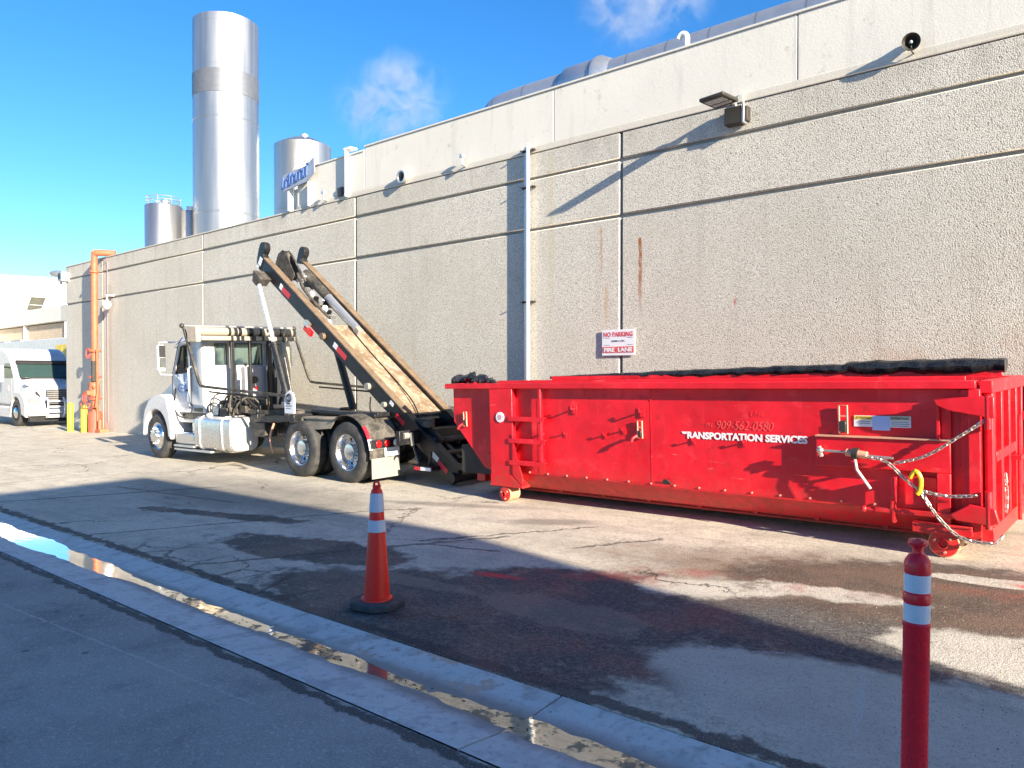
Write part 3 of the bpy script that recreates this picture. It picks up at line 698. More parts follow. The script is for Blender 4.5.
mb = MB(); mb.tube([(px_+.32, W-.02, .2), (px_+.32, W-.02, 5.4), (px_+.2, W-.1, 5.45)], .011, 6); mb.thing('conduit', M_galv, 'thin pale conduit running up the wall just right of the orange riser', 'conduit', (px_+.48, W-.02, .2))

o = thing('security_camera', 'small white dome camera on a short wall arm near the orange riser', 'camera', (-25.6, W, 4.2))
mb = MB(); mb.tube([(-25.75, W, 4.25), (-25.75, W-.22, 4.25), (-25.75, W-.22, 4.05)], .03, 8); mb.part('arm', M_pipewhite, o)
mb = MB(); mb.lathe([(.03, .10), (.11, .06), (.13, -.02), (.11, -.10), (.05, -.17), (.001, -.19)], (-25.75, W-.22, 3.98), 'z', 20); mb.part('dome', M_pipewhite, o)
o = thing('corner_light', 'grey floodlight with a pole camera on the far left corner of the roof', 'light', (-29.8, W, 5.4))
mb = MB(); mb.box(-29.95, -29.55, W-.25, W+.05, 5.0, 5.35); mb.part('housing', M_galv, o, bevel=.03)
mb = MB(); mb.cyl((-29.75, W-.26, 5.18), (-29.75, W-.25, 5.18), .12); mb.part('lens', M_lamp, o)
mb = MB(); mb.tube([(-29.9, W+.1, 5.3), (-30.6, W+.1, 5.45)], .04, 8); mb.cyl((-30.6, W+.1, 5.0), (-30.6, W+.1, 5.46), .05); mb.part('arm', M_galv, o)
mb = MB(); mb.sphere((-31.0, W+.1, 5.42), .28, sc=(1.6, .8, .4)); mb.part('lamp_head', M_galv, o)

# yellow bollards
def bollard(x, y, lab, h=.93):
    z = gh(x, y); mb = MB(); mb.lathe([(.095, 0), (.095, h-.05), (.08, h-.01), (.04, h+.02), (.001, h+.03)], (x, y, z), 'z', 20)
    return mb.thing('bollard', M_yellow, lab, 'bollard', (x, y, z), group='yellow bollards by the wall corner')
bollard(-27.75, 9.66, 'yellow bollard right at the building corner, left of its twin')
bollard(-26.98, 9.80, 'yellow bollard next to the red base of the orange riser', .86)

# ---- silos behind the building
def silo(x, y, d, top, lab, dome=.25, rail=False):
    z0 = gh(x, y); o = thing('silo', lab, 'silo', (x, y, z0), group='stainless silos behind the building'); r = d/2
    mb = MB(); mb.lathe([(r, 0), (r, top-z0), (r*.97, top-z0+.04), (r*.5, top-z0+dome*.8), (.001, top-z0+dome)], (x, y, z0), 'z', 64); mb.part('tank', M_silo, o, ang=40)
    for f in (.28, .5, .74):
        mb = MB(); mb.lathe([(r+.005, 0), (r+.02, .02), (r+.02, .07), (r+.005, .09)], (x, y, z0+(top-z0)*f), 'z', 64); mb.part('weld_ring', M_silo, o)
    mb = MB(); mb.cyl((x+.2, y, top-.1), (x+.2, y, top+dome+.2), .28); mb.cyl((x-.8, y-.3, top-.1), (x-.8, y-.3, top+.3), .08, seg=10); mb.part('hatch', M_galv, o)
    if rail:
        mb = MB(); 
        for h in (.32, .5): mb.tube([(x+r*.9*math.cos(t), y+r*.9*math.sin(t), top+h) for t in [2*math.pi*k/24 for k in range(24)]], .025, 5, closed=True)
        for k in range(0, 24, 3): t = 2*math.pi*k/24; mb.cyl((x+r*.9*math.cos(t), y+r*.9*math.sin(t), top), (x+r*.9*math.cos(t), y+r*.9*math.sin(t), top+.5), .025, seg=5)
        mb.part('guard_rail', M_galv, o)
    return o
t_ = silo(-42.3, 23.2, 3.66, 22.15, 'tallest silver silo, towering over the left half of the wall', .3)
mb = MB(); mb.lathe([(1.835, 0), (1.85, .02), (1.85, 1.3), (1.835, 1.32)], (-42.3, 23.2, 17.7), 'z', 64)
mb.part('dull_band', simple('dull_steel_band', (.22, .23, .25), .5, .7, .1), t_)
silo(-44.9, 30.15, 3.75, 17.1, 'broad silver silo standing just behind the blue lettered sign', .6)
silo(-45.0, 20.75, 2.05, 11.55, 'small silver silo left of the tallest one, with a top railing', .15, True)
silo(-45.1, 22.35, 1.75, 11.45, 'small silver silo half hidden between its twin and the tallest silo', .15)

# ---- steam plumes
def steam(name, c, s, lab, seed, dens):
    mb = MB(); mb.sphere((0, 0, 0), 1, 20)
    t = NT('steam_'+name); t.n.remove(t.bsdf)
    vol = t.new('ShaderNodeVolumePrincipled'); vol.inputs['Color'].default_value = (1, 1, 1, 1); vol.inputs['Anisotropy'].default_value = .2
    P = t.co; q = t.add3(t.mul3(P, (.55, .55, .55)), (seed, seed, 0))
    n = t.noise(1.0, 6, .68, q, 1.2)
    m = t.new('ShaderNodeMapping'); m.vector_type = 'POINT'; t.l.new(P, m.inputs[0]); m.inputs['Scale'].default_value = (1/s[0], 1/s[1], 1/s[2])
    l = t.new('ShaderNodeVectorMath', operation='LENGTH'); t.l.new(m.outputs[0], l.inputs[0])
    d = t.math('MULTIPLY', t.rng(n, .46, .72), t.rng(l.outputs['Value'], .25, .98, 1, 0)); t.l.new(t.math('MULTIPLY', d, dens), vol.inputs['Density'])
    t.l.new(vol.outputs[0], t.out.inputs['Volume'])
    me = mb.mesh('steam', (0, 0, 0)); me.transform(Matrix.Diagonal((*s, 1))); o = bpy.data.objects.new('steam', me); COL.objects.link(o); me.materials.append(t.m)
    o.location = c; tag(o, lab, 'steam', None, 'stuff')
steam('a', (-31.0, 26.2, 16.0), (4.2, 3.0, 2.8), 'thin wisp of white steam above the roof right of the silos', 3, .8)
steam('b', (-17.2, 28.5, 18.3), (3.8, 2.8, 3.2), 'wisp of steam rising at the top edge behind the roof duct', 8.3, .9)

# ---- far left: workshop, warehouse, trailer
gl = -.30
o = thing('workshop_building', 'low split face block building with a pale metal fascia and white posts', 'building', (-75, 20, gl))
mb = MB(); mb.box(-110, -58.3, 20.3, 34, gl-.3, 5.45); mb.part('block_wall', M_block, o)
mb = MB(); mb.box(-110, -58.0, 20, 34.2, 5.5, 6.62); mb.part('fascia', simple('pale_ribbed_fascia', (.40, .40, .37), .5, 0, .1, (.25, .25, .23), .3), o, bevel=.02)
for x in (-110+.4*k for k in range(130)): pass
mb = MB()
for k in range(170): mb.box(-110+.3*k, -110+.3*k+.05, 19.97, 20.01, 5.56, 6.58)
mb.part('fascia_ribs', bpy.data.materials['pale_ribbed_fascia'], o)
for x in (-58.6, -67.0, -75.5, -84):
    mb = MB(); mb.box(x, x+.2, 20.05, 20.3, gl, 5.5); mb.part('post', M_pipewhite, o)
o = thing('warehouse', 'big plain white warehouse with one louvred opening at the far left', 'building', (-90, 30, gl))
mwh = simple('warehouse_white', (.82, .82, .8), .6, 0, .04)
mb = MB(); mb.prism([(12.6, gl), (50, gl), (50, 9.3), (26, 10.35), (20, 10.15), (12.6, 9.95)], -95, -75, 'x'); mb.part('wall', mwh, o)
mb = MB(); mb.prism([(22.68, 7.35), (23.78, 7.35), (24.2, 8.5), (23.05, 8.5)], -75.0, -74.93, 'x'); mb.part('louvre', simple('louvre_olive', (.05, .05, .035), .6), o)
mb = MB(); mb.box(-74.93, -74.9, 22.9, 23.95, 7.78, 7.82); mb.part('louvre_bar', M_galv, o)

o = thing('box_trailer', 'long white box trailer with a yellow corner behind the parked tractor', 'trailer', (-40, 13.4, -.35))
mb = MB(); mb.box(-50, -37.2, 13.0, 15.4, .75, 3.42); mb.part('body', M_tractorwhite, o, bevel=.03)
mb = MB(); mb.box(-39.0, -37.19, 12.985, 12.998, 2.2, 3.1); mb.part('yellow_panel', simple('trailer_yellow', (.75, .55, .06), .5), o)
mb = MB()
for x in (-48.5, -46.0): mb.box(x, x+1.4, 13.2, 14.2, 3.42, 3.52)
mb.part('roof_vent', M_grey, o)
for x in (-48.8, -47.6):
    for y in (13.05, 14.95):
        mb = MB(); mb.lathe([(.2, 0), (.45, 0), (.48, .05), (.48, .25), (.45, .3), (.2, .3)], (x, y, .13), 'y', 24); mb.part('wheel', M_rubber, o)
for y in (13.3, 15.0):
    mb = MB(); mb.box(-40.5, -40.38, y, y+.12, -.33, .75); mb.part('landing_leg', M_grey, o)

# ---- the building behind the camera, whose shadow lies over the driveway
o = thing('office_building', 'flat roofed building to the right behind the viewer whose shadow covers the driveway', 'building', (10.4, -9, 0))
S_H, S_X0, S_X1, S_Y1 = 6.55, 6.75, 14.3, 1.62
mb = MB(); mb.box(S_X0, S_X1, -22, S_Y1, -.3, S_H); mb.part('wall', simple('stucco', (.55, .5, .42), .9, 0, .08), o)
mb = MB()
for y in (-18, -14, -10, -6, -2): mb.box(S_X0-.02, S_X0-.002, y-.8, y+.8, 1.0, 2.6); mb.box(S_X0-.02, S_X0-.002, y-.8, y+.8, 4.0, 5.4)
mb.part('window', simple('office_glass', (.05, .07, .09), .08), o)
mb = MB(); mb.box(S_X0-.06, S_X0-.021, -20, 0, 2.9, 3.1); mb.part('string_course', M_upper, o)

# ================================================================ RED ROLL-OFF CONTAINER (yard frame)
D = thing('roll_off_container', 'long red open-top roll-off container with white lettering on two rollers in front of the wall', 'container', (-4.5, 5.5, 0), GM)
yo, yw, yf, yfo = 4.50, 4.588, 6.20, 6.31          # rim outer face, side wall, far wall, far rim
XF, XR = -7.72, -1.32
zt = 1.56
# near side wall with its slanted lower front corner, tucked-in belly
mb = MB()
side = [(XF, 1.50), (XF, 1.03), (-7.15, .42), (-7.02, .38), (XR, .38), (XR, 1.50)]
mb.prism(side, yw, yw+.03); mb.part('side_wall', M_red, D, bevel=.004)
mb = MB(); mb.prism(side, yf-.03, yf); mb.part('side_wall', M_red, D, bevel=.004)
mb = MB(); mb.prism([(yw, .385), (yw+.05, .30), (yw+.17, .175), (yf-.17, .175), (yf-.05, .30), (yf, .385)], -7.05, XR, 'x'); mb.part('belly', M_red, D, bevel=.02, seg=3)
mb = MB(); mb.prism([(XF+.002, 1.50), (XF+.002, 1.03), (-7.17, .42), (-7.12, .42), (XF+.045, 1.04), (XF+.045, 1.5)], yw+.031, yf-.031); mb.part('front_wall', M_red, D)
# long sills underneath
for y in (5.06, 5.72):
    mb = MB(); mb.box(-7.45, -1.25, y, y+.06, .10, .25); mb.box(-7.45, -1.25, y-.03, y+.09, .08, .1); mb.part('sill', M_red, D)
mb = MB(); mb.box(-7.6, -7.44, 4.9, 5.95, .16, .27); mb.cyl((-7.52, 5.3, .3), (-7.52, 5.6, .3), .04); mb.part('pull_hook_bar', M_red, D, bevel=.01)
for k in range(9):
    mb = MB(); x = -6.8+.66*k; mb.box(x, x+.05, yw+.35, yf-.35, .12, .174); mb.part('cross_member', M_red, D)
# rims
mb = MB(); mb.box(-7.80, -1.305, yo, yw+.03, zt-.07, zt); mb.part('top_rim', M_red, D, bevel=.006)
mb = MB(); mb.box(-7.80, -1.19, yf-.03, yfo, zt-.07, zt); mb.part('top_rim', M_red, D, bevel=.006)
mb = MB(); mb.box(-7.80, -7.68, yw+.031, yf-.031, zt-.07, zt-.001); mb.part('front_rim', M_red, D, bevel=.006)
mb = MB(); mb.box(-6.9, -1.4, yw+.031, yw+.055, zt-.05, zt+.035); mb.part('inner_lip', M_red, D, bevel=.004)
for x in (-6.95, -6.1, -5.3, -4.6, -3.85, -3.2, -2.5, -1.9):
    mb = MB(); mb.prism([(x, zt+.0005), (x+.10, zt+.0005), (x+.09, zt+.022), (x+.02, zt+.03)], yw+.056, yw+.10); mb.part('lip_gusset', M_latch, D)
mb = MB(); mb.box(-7.2, -1.36, yf-.028, yf-.002, zt+.0005, zt+.055); mb.part('far_lip', M_red, D, bevel=.004)
# load: dark waste below the rim
mb = MB(); mb.box(XF+.1, XR-.1, yw+.04, yf-.04, .32, .7); mb.part('load', simple('dark_load', (.04, .035, .03), .9), D)
# front corner post with flared foot, reflector
mb = MB(); mb.box(-6.955, -6.56, yo+.002, yw-.002, .30, zt-.072)
mb.part('corner_post', M_red, D, bevel=.006)
mb = MB(); mb.prism([(-6.975, .20), (-6.40, .20), (-6.40, .225), (-6.56, .33), (-6.58, .36), (-6.955, .36), (-6.955, .225), (-6.975, .225)], yo-.01, yw+.06); mb.part('post_foot', M_red, D, bevel=.006)
mb = MB(); mb.prism([(-6.56, .36), (-6.40, .23), (-6.40, .36+.0), (-6.50, .62), (-6.56, .9)], yw-.10, yw-.085); mb.part('post_gusset', M_red, D)
mb = MB(); mb.cyl((-6.765, yo+.001, 1.115), (-6.765, yo-.010, 1.115), .068, seg=28); mb.part('round_sticker', M_signpanel, D, label='round white sticker')
mb = MB(); mb.cyl((-6.765, yo-.0101, 1.115), (-6.765, yo-.012, 1.115), .035, seg=20); mb.part('sticker_centre', simple('sticker_pink', (.65, .3, .35), .5), D)
# rollers
def roller(x, r, y0, y1, disc=M_red):
    mb = MB(); mb.lathe([(r*.3, 0), (r, 0), (r, y1-y0), (r*.3, y1-y0)], (x, y0, r+.003), 'y', 32); o = mb.part('roller', M_roller, D, bevel=.006)
    mb = MB(); mb.lathe([(.001, -.004), (r*.35, -.004), (r*.35, -.03), (r*.3, -.035), (r*.3, -.012), (r*.93, -.006), (r*.93, .004)], (x, y0, r+.003), 'y', 32); mb.part('roller_disc', disc, o)
    for a in (40, 160, 280): mb = MB(); mb.cyl((x+r*.6*math.cos(R(a)), y0-.004, r+r*.6*math.sin(R(a))), (x+r*.6*math.cos(R(a)), y0-.022, r+r*.6*math.sin(R(a))), .012, seg=8); mb.part('bolt', M_latch, o)
    mb = MB(); mb.box(x-.05, x+.05, y0+.02, y0+.05, r, .36); mb.box(x-.05, x+.05, y1-.0, y1+.03, r, .36); mb.part('roller_bracket', M_red, D)
roller(-6.72, .098, yo+.01, yo+.21); roller(-1.56, .125, yo+.0, yo+.2)
roller(-6.72, .098, yf-.1, yf+.1); roller(-1.56, .125, yf-.1, yf+.1)
# ladder
mb = MB(); mb.box(-6.125, -6.085, yo+.005, yo+.045, .50, zt-.072); mb.part('ladder_rail', M_red, D, bevel=.004)
mb = MB(); mb.box(-6.118, -6.092, yo+.046, yw-.0045, .9, .93); mb.box(-6.118, -6.092, yo+.046, yw-.0045, .56, .59); mb.part('rail_stay', M_red, D)
for z in (1.115, .83, .545):
    mb = MB(); mb.box(-6.62, -6.02, yo-.015, yo+.035, z, z+.012); mb.box(-6.62, -6.02, yo-.015, yo-.006, z-.045, z+.012); mb.part('rung', M_red, D, bevel=.002)
    mb = MB(); mb.prism([(-6.555, z-.001), (-6.42, z-.001), (-6.555, z-.16)], yw-.05, yw-.04); mb.part('rung_gusset', M_red, D)
# seams, bolts
mb = MB(); mb.box(-4.545, -4.53, yw-.006, yw-.001, .39, 1.48); mb.part('seam', M_red, D)
mb = MB(); mb.box(-6.2, -4.55, yw-.004, yw-.0005, .40, 1.34); mb.part('side_sheet', M_red, D, bevel=.002)
for k in range(15):
    x = -6.35+.30*k
    mb = MB(); mb.cyl((x, yw-.001, .405), (x, yw-.012, .405), .011, seg=8); mb.part('rivet', M_latch, D)
mb = MB(); mb.cyl((-4.35, yw-.001, .43), (-4.35, yw-.01, .425), .05, seg=16); mb.part('drain_plug', M_lamp, D)
# tie-down pegs
def peg(x, z, big=False):
    mb = MB()
    if big: mb.tube([(x+.02, yw, z), (x+.02, yw-.085, z), (x+.02, yw-.095, z+.05)], .011, 6); mb.box(x-.01, x+.05, yw-.02, yw-.001, z-.06, z+.05)
    else: mb.tube([(x, yw, z), (x, yw-.05, z+.005), (x, yw-.055, z+.03)], .009, 6); mb.box(x-.012, x+.02, yw-.015, yw-.001, z-.04, z+.03)
    mb.part('tie_peg', M_red, D)
for x, z in ((-5.62, 1.24), (-4.66, 1.225)): peg(x, z, True)
for x, z in ((-5.75, .93), (-5.16, .935), (-4.0, .92), (-3.42, .925), (-4.9, 1.0)): peg(x, z)
def latch(x, z, w=.07, h=.22, deep=.05):
    mb = MB(); mb.tube([(x, yw-.025, z), (x+w, yw-.025, z), (x+w, yw-.03, z+h), (x, yw-.03, z+h)], .010, 6, closed=True)
    for q in (.35, .6): mb.box(x, x+w, yw-.035, yw-.02, z+h*q, z+h*q+.012)
    mb.box(x-.004, x+.012, yw-.02, yw, z+h*.2, z+h*.3)
    mb.part('latch_frame', M_latch, D)
    mb = MB(); mb.box(x+.012, x+w-.012, yw-.045, yw-.002, z+.015, z+h*.45); mb.part('latch_block', M_lamp, D, bevel=.004)
latch(-7.50, .97, .055, .2); latch(-4.70, .92, .06, .2); latch(-2.455, 1.06, .075, .27)
for x, z in ((-7.50, .95), (-4.70, .90)):     # rubber flaps hanging off the latches
    mb = MB(); pts = smoothpath([(x, yw-.05, z+.05), (x-.03, yw-.09, z+.02), (x-.04, yw-.10, z-.02)], 3); mb.tube(pts, .018, 6); mb.part('latch_handle', M_red, D)
# lettering
text('RANSPORTATION SERVICES', .1, (-4.085, yw-.005, .945), M_letter, D, width=1.315, extrude=.001, offset=.004)
mb = MB(); mb.prism([(-4.135, .99), (-4.09, .99), (-4.09, 1.015), (-4.15, 1.015)], yw-.0055, yw-.004); mb.part('peeled_letter', M_letter, D)
text('909-562-0580', .135, (-3.745, yw-.005, 1.055), M_fadeletter, D, width=.62, extrude=.0008, shear=.3, offset=-.003)
text('PH.', .06, (-3.86, yw-.005, 1.075), M_fadeletter, D, extrude=.0008, shear=.3, offset=-.002)
text('Unit', .09, (-3.36, yw-.005, 1.20), simple('ghost_letter', (.74, .05, .05), .5), D, extrude=.0008, shear=.3, offset=-.003)
# warning decals
yd = yw-.006
mb = MB(); mb.box(-2.325, -2.135, yd, yw-.001, 1.13, 1.235); mb.part('warning_decal', M_signpanel, D)
mb = MB(); mb.box(-2.02, -1.83, yd, yw-.001, 1.13, 1.235); mb.part('warning_decal', M_signpanel, D)
mb = MB(); mb.box(-2.16, -2.005, yd-.003, yd-.0005, 1.10, 1.235); mb.part('blue_sticker', M_bluelabel, D)
mb = MB(); mb.box(-2.32, -2.161, yd-.002, yd-.0005, 1.197, 1.232); mb.part('yellow_header', M_ylabel, D)
mb = MB(); mb.box(-2.004, -1.84, yd-.002, yd-.0005, 1.197, 1.232); mb.part('yellow_header', simple('header_worn', (.55, .5, .3), .5), D)
text('ATTENTION', .028, (-2.31, yd-.0022, 1.204), M_ink, D, width=.14, extrude=.0004, offset=.001)
text('ATTENTION', .028, (-2.0, yd-.0022, 1.204), M_ink, D, width=.15, extrude=.0004, offset=.001)
mb = MB()
for k in range(3): mb.box(-1.995, -1.85+.01*(k % 2), yd-.0015, yd-.0003, 1.178-.018*k, 1.183-.018*k)
for k in range(2): mb.box(-2.27, -2.18, yd-.0015, yd-.0003, 1.178-.018*k, 1.183-.018*k)
mb.part('fine_lines', M_ink, D)
# tarp tie rail and side channels near the door
mb = MB(); mb.box(-2.66, -1.50, yo+.01, yw-.008, .745, 1.03); mb.part('winch_plate', M_red, D, bevel=.008)
mb = MB(); mb.box(-2.66, -1.50, yo-.012, yw-.008, 1.031, 1.043); mb.part('plate_flange', M_latch, D)
mb = MB(); mb.box(-1.605, -1.50, yo-.012, yo+.009, .14, .744); mb.box(-1.605, -1.58, yo-.012, yw, 1.044, 1.37); mb.box(-1.58, -1.50, yo+.04, yw-.001, 1.044, 1.37); mb.box(-1.605, -1.50, yo+.0091, yw, .30, .744); mb.part('side_channel', M_red, D, bevel=.004)
mb = MB(); mb.box(-1.30-.06, -1.30+.03, yo-.008, yw+.08, .16, 1.485); mb.part('rear_stile', M_red, D, bevel=.006)
mb = MB(); mb.box(-1.42, -1.362, yo+.03, yw+.06, .25, 1.48); mb.part('rear_stile_web', M_red, D, bevel=.004)
mb = MB(); mb.prism([(-1.62, .93+.47), (-1.59, 1.345), (-1.50, 1.30), (-1.16, 1.24), (-1.16, 1.425), (-1.25, 1.43)], yo-.06, yo-.009); mb.part('hinge_bracket', M_red, D, bevel=.008)
mb = MB(); mb.cyl((-1.21, yo-.035, 1.15), (-1.21, yo-.035, 1.43), .028); mb.cyl((-1.21, yo-.035, .30), (-1.21, yo-.035, .62), .028); mb.part('hinge_pin', M_red, D)
mb = MB(); mb.prism([(-1.50, .40), (-1.35, .50), (-1.16, .48), (-1.13, .36), (-1.2, .33), (-1.45, .35)], yo-.06, yo-.009); mb.part('lower_hinge_bracket', M_red, D, bevel=.008)
mb = MB(); mb.box(-2.12, -1.16, yo-.03, yo-.002, .355, .40); mb.part('step_bar', M_red, D, bevel=.004)
mb = MB(); mb.box(-1.97, -1.945, yo-.035, yo+.03, .27, .68); mb.box(-1.97, -1.945, yo+.031, yw, .6, .68); mb.part('ratchet_post', M_red, D, bevel=.004)
mb = MB(); mb.tube([(-2.22, yo-.01, .37), (-2.10, yo-.01, .37), (-1.98, yo-.015, .39), (-1.96, yo-.03, .47)], .018, 8); mb.sphere((-2.22, yo-.01, .37), .03); mb.part('lever', M_red, D)
mb = MB(); mb.box(-1.80, -1.33, yo-.05, yo-.0085, .215, .285); mb.box(-1.80, -1.33, yo-.06, yw, .286, .305); mb.part('wheel_beam', M_red, D, bevel=.005)
mb = MB(); mb.box(-1.88, -1.61, yo+.03, yw-.001, .41, .70); mb.part('side_pocket', M_red, D, bevel=.01)
# ratchet binder
mb = MB(); mb.cyl((-2.59, yo-.05, .90), (-2.34, yo-.05, .895), .013, seg=8); mb.cyl((-2.17, yo-.05, .87), (-1.95, yo-.05, .86), .013, seg=8); mb.part('binder_rod', M_chain, D)
mb = MB(); mb.cyl((-2.61, yo-.05, .94), (-2.59, yo-.05, .84), .02, seg=8); mb.sphere((-2.60, yo-.05, .90), .034); mb.part('binder_hook', M_chain, D)
mb = MB(); mb.cyl((-2.36, yo-.05, .895), (-2.17, yo-.05, .875), .036, seg=12); mb.part('binder_body', M_latch, D, bevel=.005)
mb = MB(); mb.cyl((-2.30, yo-.05, .89), (-2.25, yo-.05, .885), .055, seg=12); mb.part('binder_ratchet', M_lamp, D)
mb = MB(); mb.tube([(-2.28, yo-.06, .85), (-2.26, yo-.07, .74), (-2.14, yo-.075, .57)], .014, 8); mb.part('binder_handle', simple('handle_pink', (.8, .55, .5), .5), D)
# rear door
xd = -1.26
mb = MB(); mb.box(xd, xd+.03, yw+.02, yf-.02, .22, 1.45); mb.part('rear_door', M_red, D)
mb = MB(); mb.box(xd-.02, xd+.075, yo+.04, yfo, 1.45, zt-.002); mb.part('door_top_bar', M_red, D, bevel=.006)
mb = MB(); mb.box(xd-.02, xd+.075, yo+.04, yfo, .16, .30); mb.part('door_bottom_bar', M_red, D, bevel=.006)
mb = MB(); mb.box(xd+.031, xd+.07, yw+.17, yf-.02, .84, .93); mb.part('door_mid_bar', M_red, D, bevel=.006)
for k, y in enumerate((yo+.05, 5.0, 5.40, 5.80, yf-.06)):
    mb = MB(); mb.box(xd+.0305, xd+.072, y, y+.075 if k else y+.12, .301, 1.449); mb.part('door_rib', M_red, D, bevel=.005)
mb = MB(); mb.cyl((xd+.12, 5.62, .2), (xd+.12, 5.62, 1.2), .018, seg=8); mb.box(xd+.07, xd+.15, 5.5, 5.75, .78, .82); mb.part('door_lock_bar', M_red, D)
for z in (1.1, .72, .35): mb = MB(); mb.box(xd+.03, xd+.16, yfo-.02, yfo+.10, z, z+.09); mb.part('door_binder', M_red, D, bevel=.01)
mb = MB(); mb.tube([(xd+.05, yfo+.06, .3), (xd+.08, yfo+.07, 1.45)], .03, 8); mb.part('tarp_lever', M_lamp, D)
# chains
def chain(pts, name='chain', L=.052, w=.017, r=.0062, mat=M_chain):
    P = smoothpath(pts, 10); mb = MB(); acc = 0; out = [P[0]]
    for a, b in zip(P, P[1:]):
        seg = (b-a).length; t = 0
        while acc+seg-t >= L*.74:
            need = L*.74-acc; t += need; out.append(a.lerp(b, t/seg)); acc = 0
        acc += seg-t
    for i in range(len(out)-1):
        c = (out[i]+out[i+1])/2; d = (out[i+1]-out[i]).normalized(); s = d.orthogonal().normalized(); ang = (45 if i % 2 else -45)+random.uniform(-14, 14)
        s = (V((0, -1, 0))-d*d.dot(V((0, -1, 0)))).normalized(); s = Matrix.Rotation(R(ang), 3, d) @ s
        loop = []
        for k in range(10):
            t = 2*math.pi*k/10; cx = math.cos(t); u = (L/2-w*.6)*(1 if cx > 0 else -1)*(1 if abs(cx) > .05 else 0)+w*.6*cx*1.0
            loop.append(c+d*u+s*(w*.72*math.sin(t)))
        mb.tube(loop, r, 5, closed=True)
    return mb.part(name, mat, D)
yc_ = yo-.07
chain([(-1.21, yo-.03, 1.24), (-1.42, yc_, 1.08), (-1.68, yc_, .90), (-1.95, yc_, .815)])
chain([(-2.16, yc_, .86), (-2.0, yc_-.01, .83), (-1.86, yc_-.01, .70), (-1.73, yc_-.01, .60), (-1.52, yc_, .56), (-1.27, yc_, .585)])
chain([(-1.72, yc_-.01, .60), (-1.66, yc_-.01, .48), (-1.56, yc_-.01, .34), (-1.43, yc_, .22), (-1.30, yc_, .19), (-1.16, yc_, .20), (-1.10, yc_+.05, .28)])
chain([(xd+.10, 4.95, .72), (xd+.11, 4.95, .55), (xd+.11, 4.93, .42), (xd+.11, 4.90, .36)])
mb = MB(); mb.tube(smoothpath([(-1.80, yc_-.02, .70), (-1.755, yc_-.03, .765), (-1.715, yc_-.02, .70), (-1.72, yc_-.02, .60), (-1.745, yc_-.02, .56)], 4), .020, 8); mb.part('grab_hook', M_hookyellow, D)

# crumpled tarp on the front rim, long rolled tarp on the far rim
def crumple(name, lab, cat, base, pts, rad, mat, seed, nseg=16, rough=.35, fr=9):
    P = smoothpath(pts, 14); mb = MB(); n = len(P)
    rr = []
    for i in range(n):
        t = i/(n-1); k = t*(len(rad)-1); a = int(min(k, len(rad)-2)); rr.append(rad[a]+(rad[a+1]-rad[a])*(k-a))
    rows = []
    for i, p in enumerate(P):
        row = []
        for k in range(nseg):
            a = 2*math.pi*k/nseg; q = p+V((0, math.cos(a)*rr[i]*1.25, math.sin(a)*rr[i]))
            q += V((.4, 1, 1))*rr[i]*rough*(noise.noise(q*fr+V((seed, 0, 0)))+.6*noise.noise(q*fr*2.7+V((0, seed, 0))))
            row.append(mb.b.verts.new(q))
        rows.append(row)
    for i in range(n-1):
        for k in range(nseg): mb.b.faces.new((rows[i][k], rows[i][(k+1) % nseg], rows[i+1][(k+1) % nseg], rows[i+1][k]))
    mb.b.faces.new(rows[0][::-1]); mb.b.faces.new(rows[-1])
    return mb.thing(name, mat, lab, cat, base, GM, ang=24)
crumple('tarp_roll', 'long black rolled tarpaulin lying along the far rim of the red container', 'tarp', (-4.3, yf, zt),
        [(-7.25, yf+.02, zt+.035), (-6.4, yf+.02, zt+.045), (-5.3, yf+.03, zt+.06), (-4.3, yf+.02, zt+.075), (-3.5, yf+.03, zt+.085), (-2.95, yf+.02, zt+.088), (-2.8, yf+.04, zt+.10), (-1.8, yf+.02, zt+.105), (-1.33, yf+.03, zt+.11)],
        [.02, .035, .05, .055, .068, .062, .085, .082, .075], M_tarp, 3, rough=.22, fr=6)
crumple('tarp', 'crumpled black tarpaulin bunched on the front rim of the red container by the hoist', 'tarp', (-7.5, 4.8, zt),
        [(-7.98, 4.9, zt+.02), (-7.9, 4.82, zt+.05), (-7.75, 4.85, zt+.05), (-7.55, 4.8, zt+.07), (-7.4, 4.82, zt+.055), (-7.2, 4.78, zt+.03), (-7.05, 4.76, zt+.012)],
        [.03, .06, .05, .07, .06, .035, .015], M_tarp, 11, rough=.8, fr=14)

# ================================================================ WHITE ROLL-OFF TRUCK (yard frame)
yc = 5.57; yn = 4.39; yr = 2*yc-yn
T = thing('roll_off_truck', 'white day cab roll-off truck with its long dusty hoist raised toward the red container', 'truck', (-13, yc, 0), GM)
def both(fn):
    fn(lambda y: y); fn(lambda y: 2*yc-y)
def sb(mb, x0, x1, y0, y1, z0, z1, f):
    a, b = sorted((f(y0), f(y1))); mb.box(x0, x1, a, b, z0, z1)
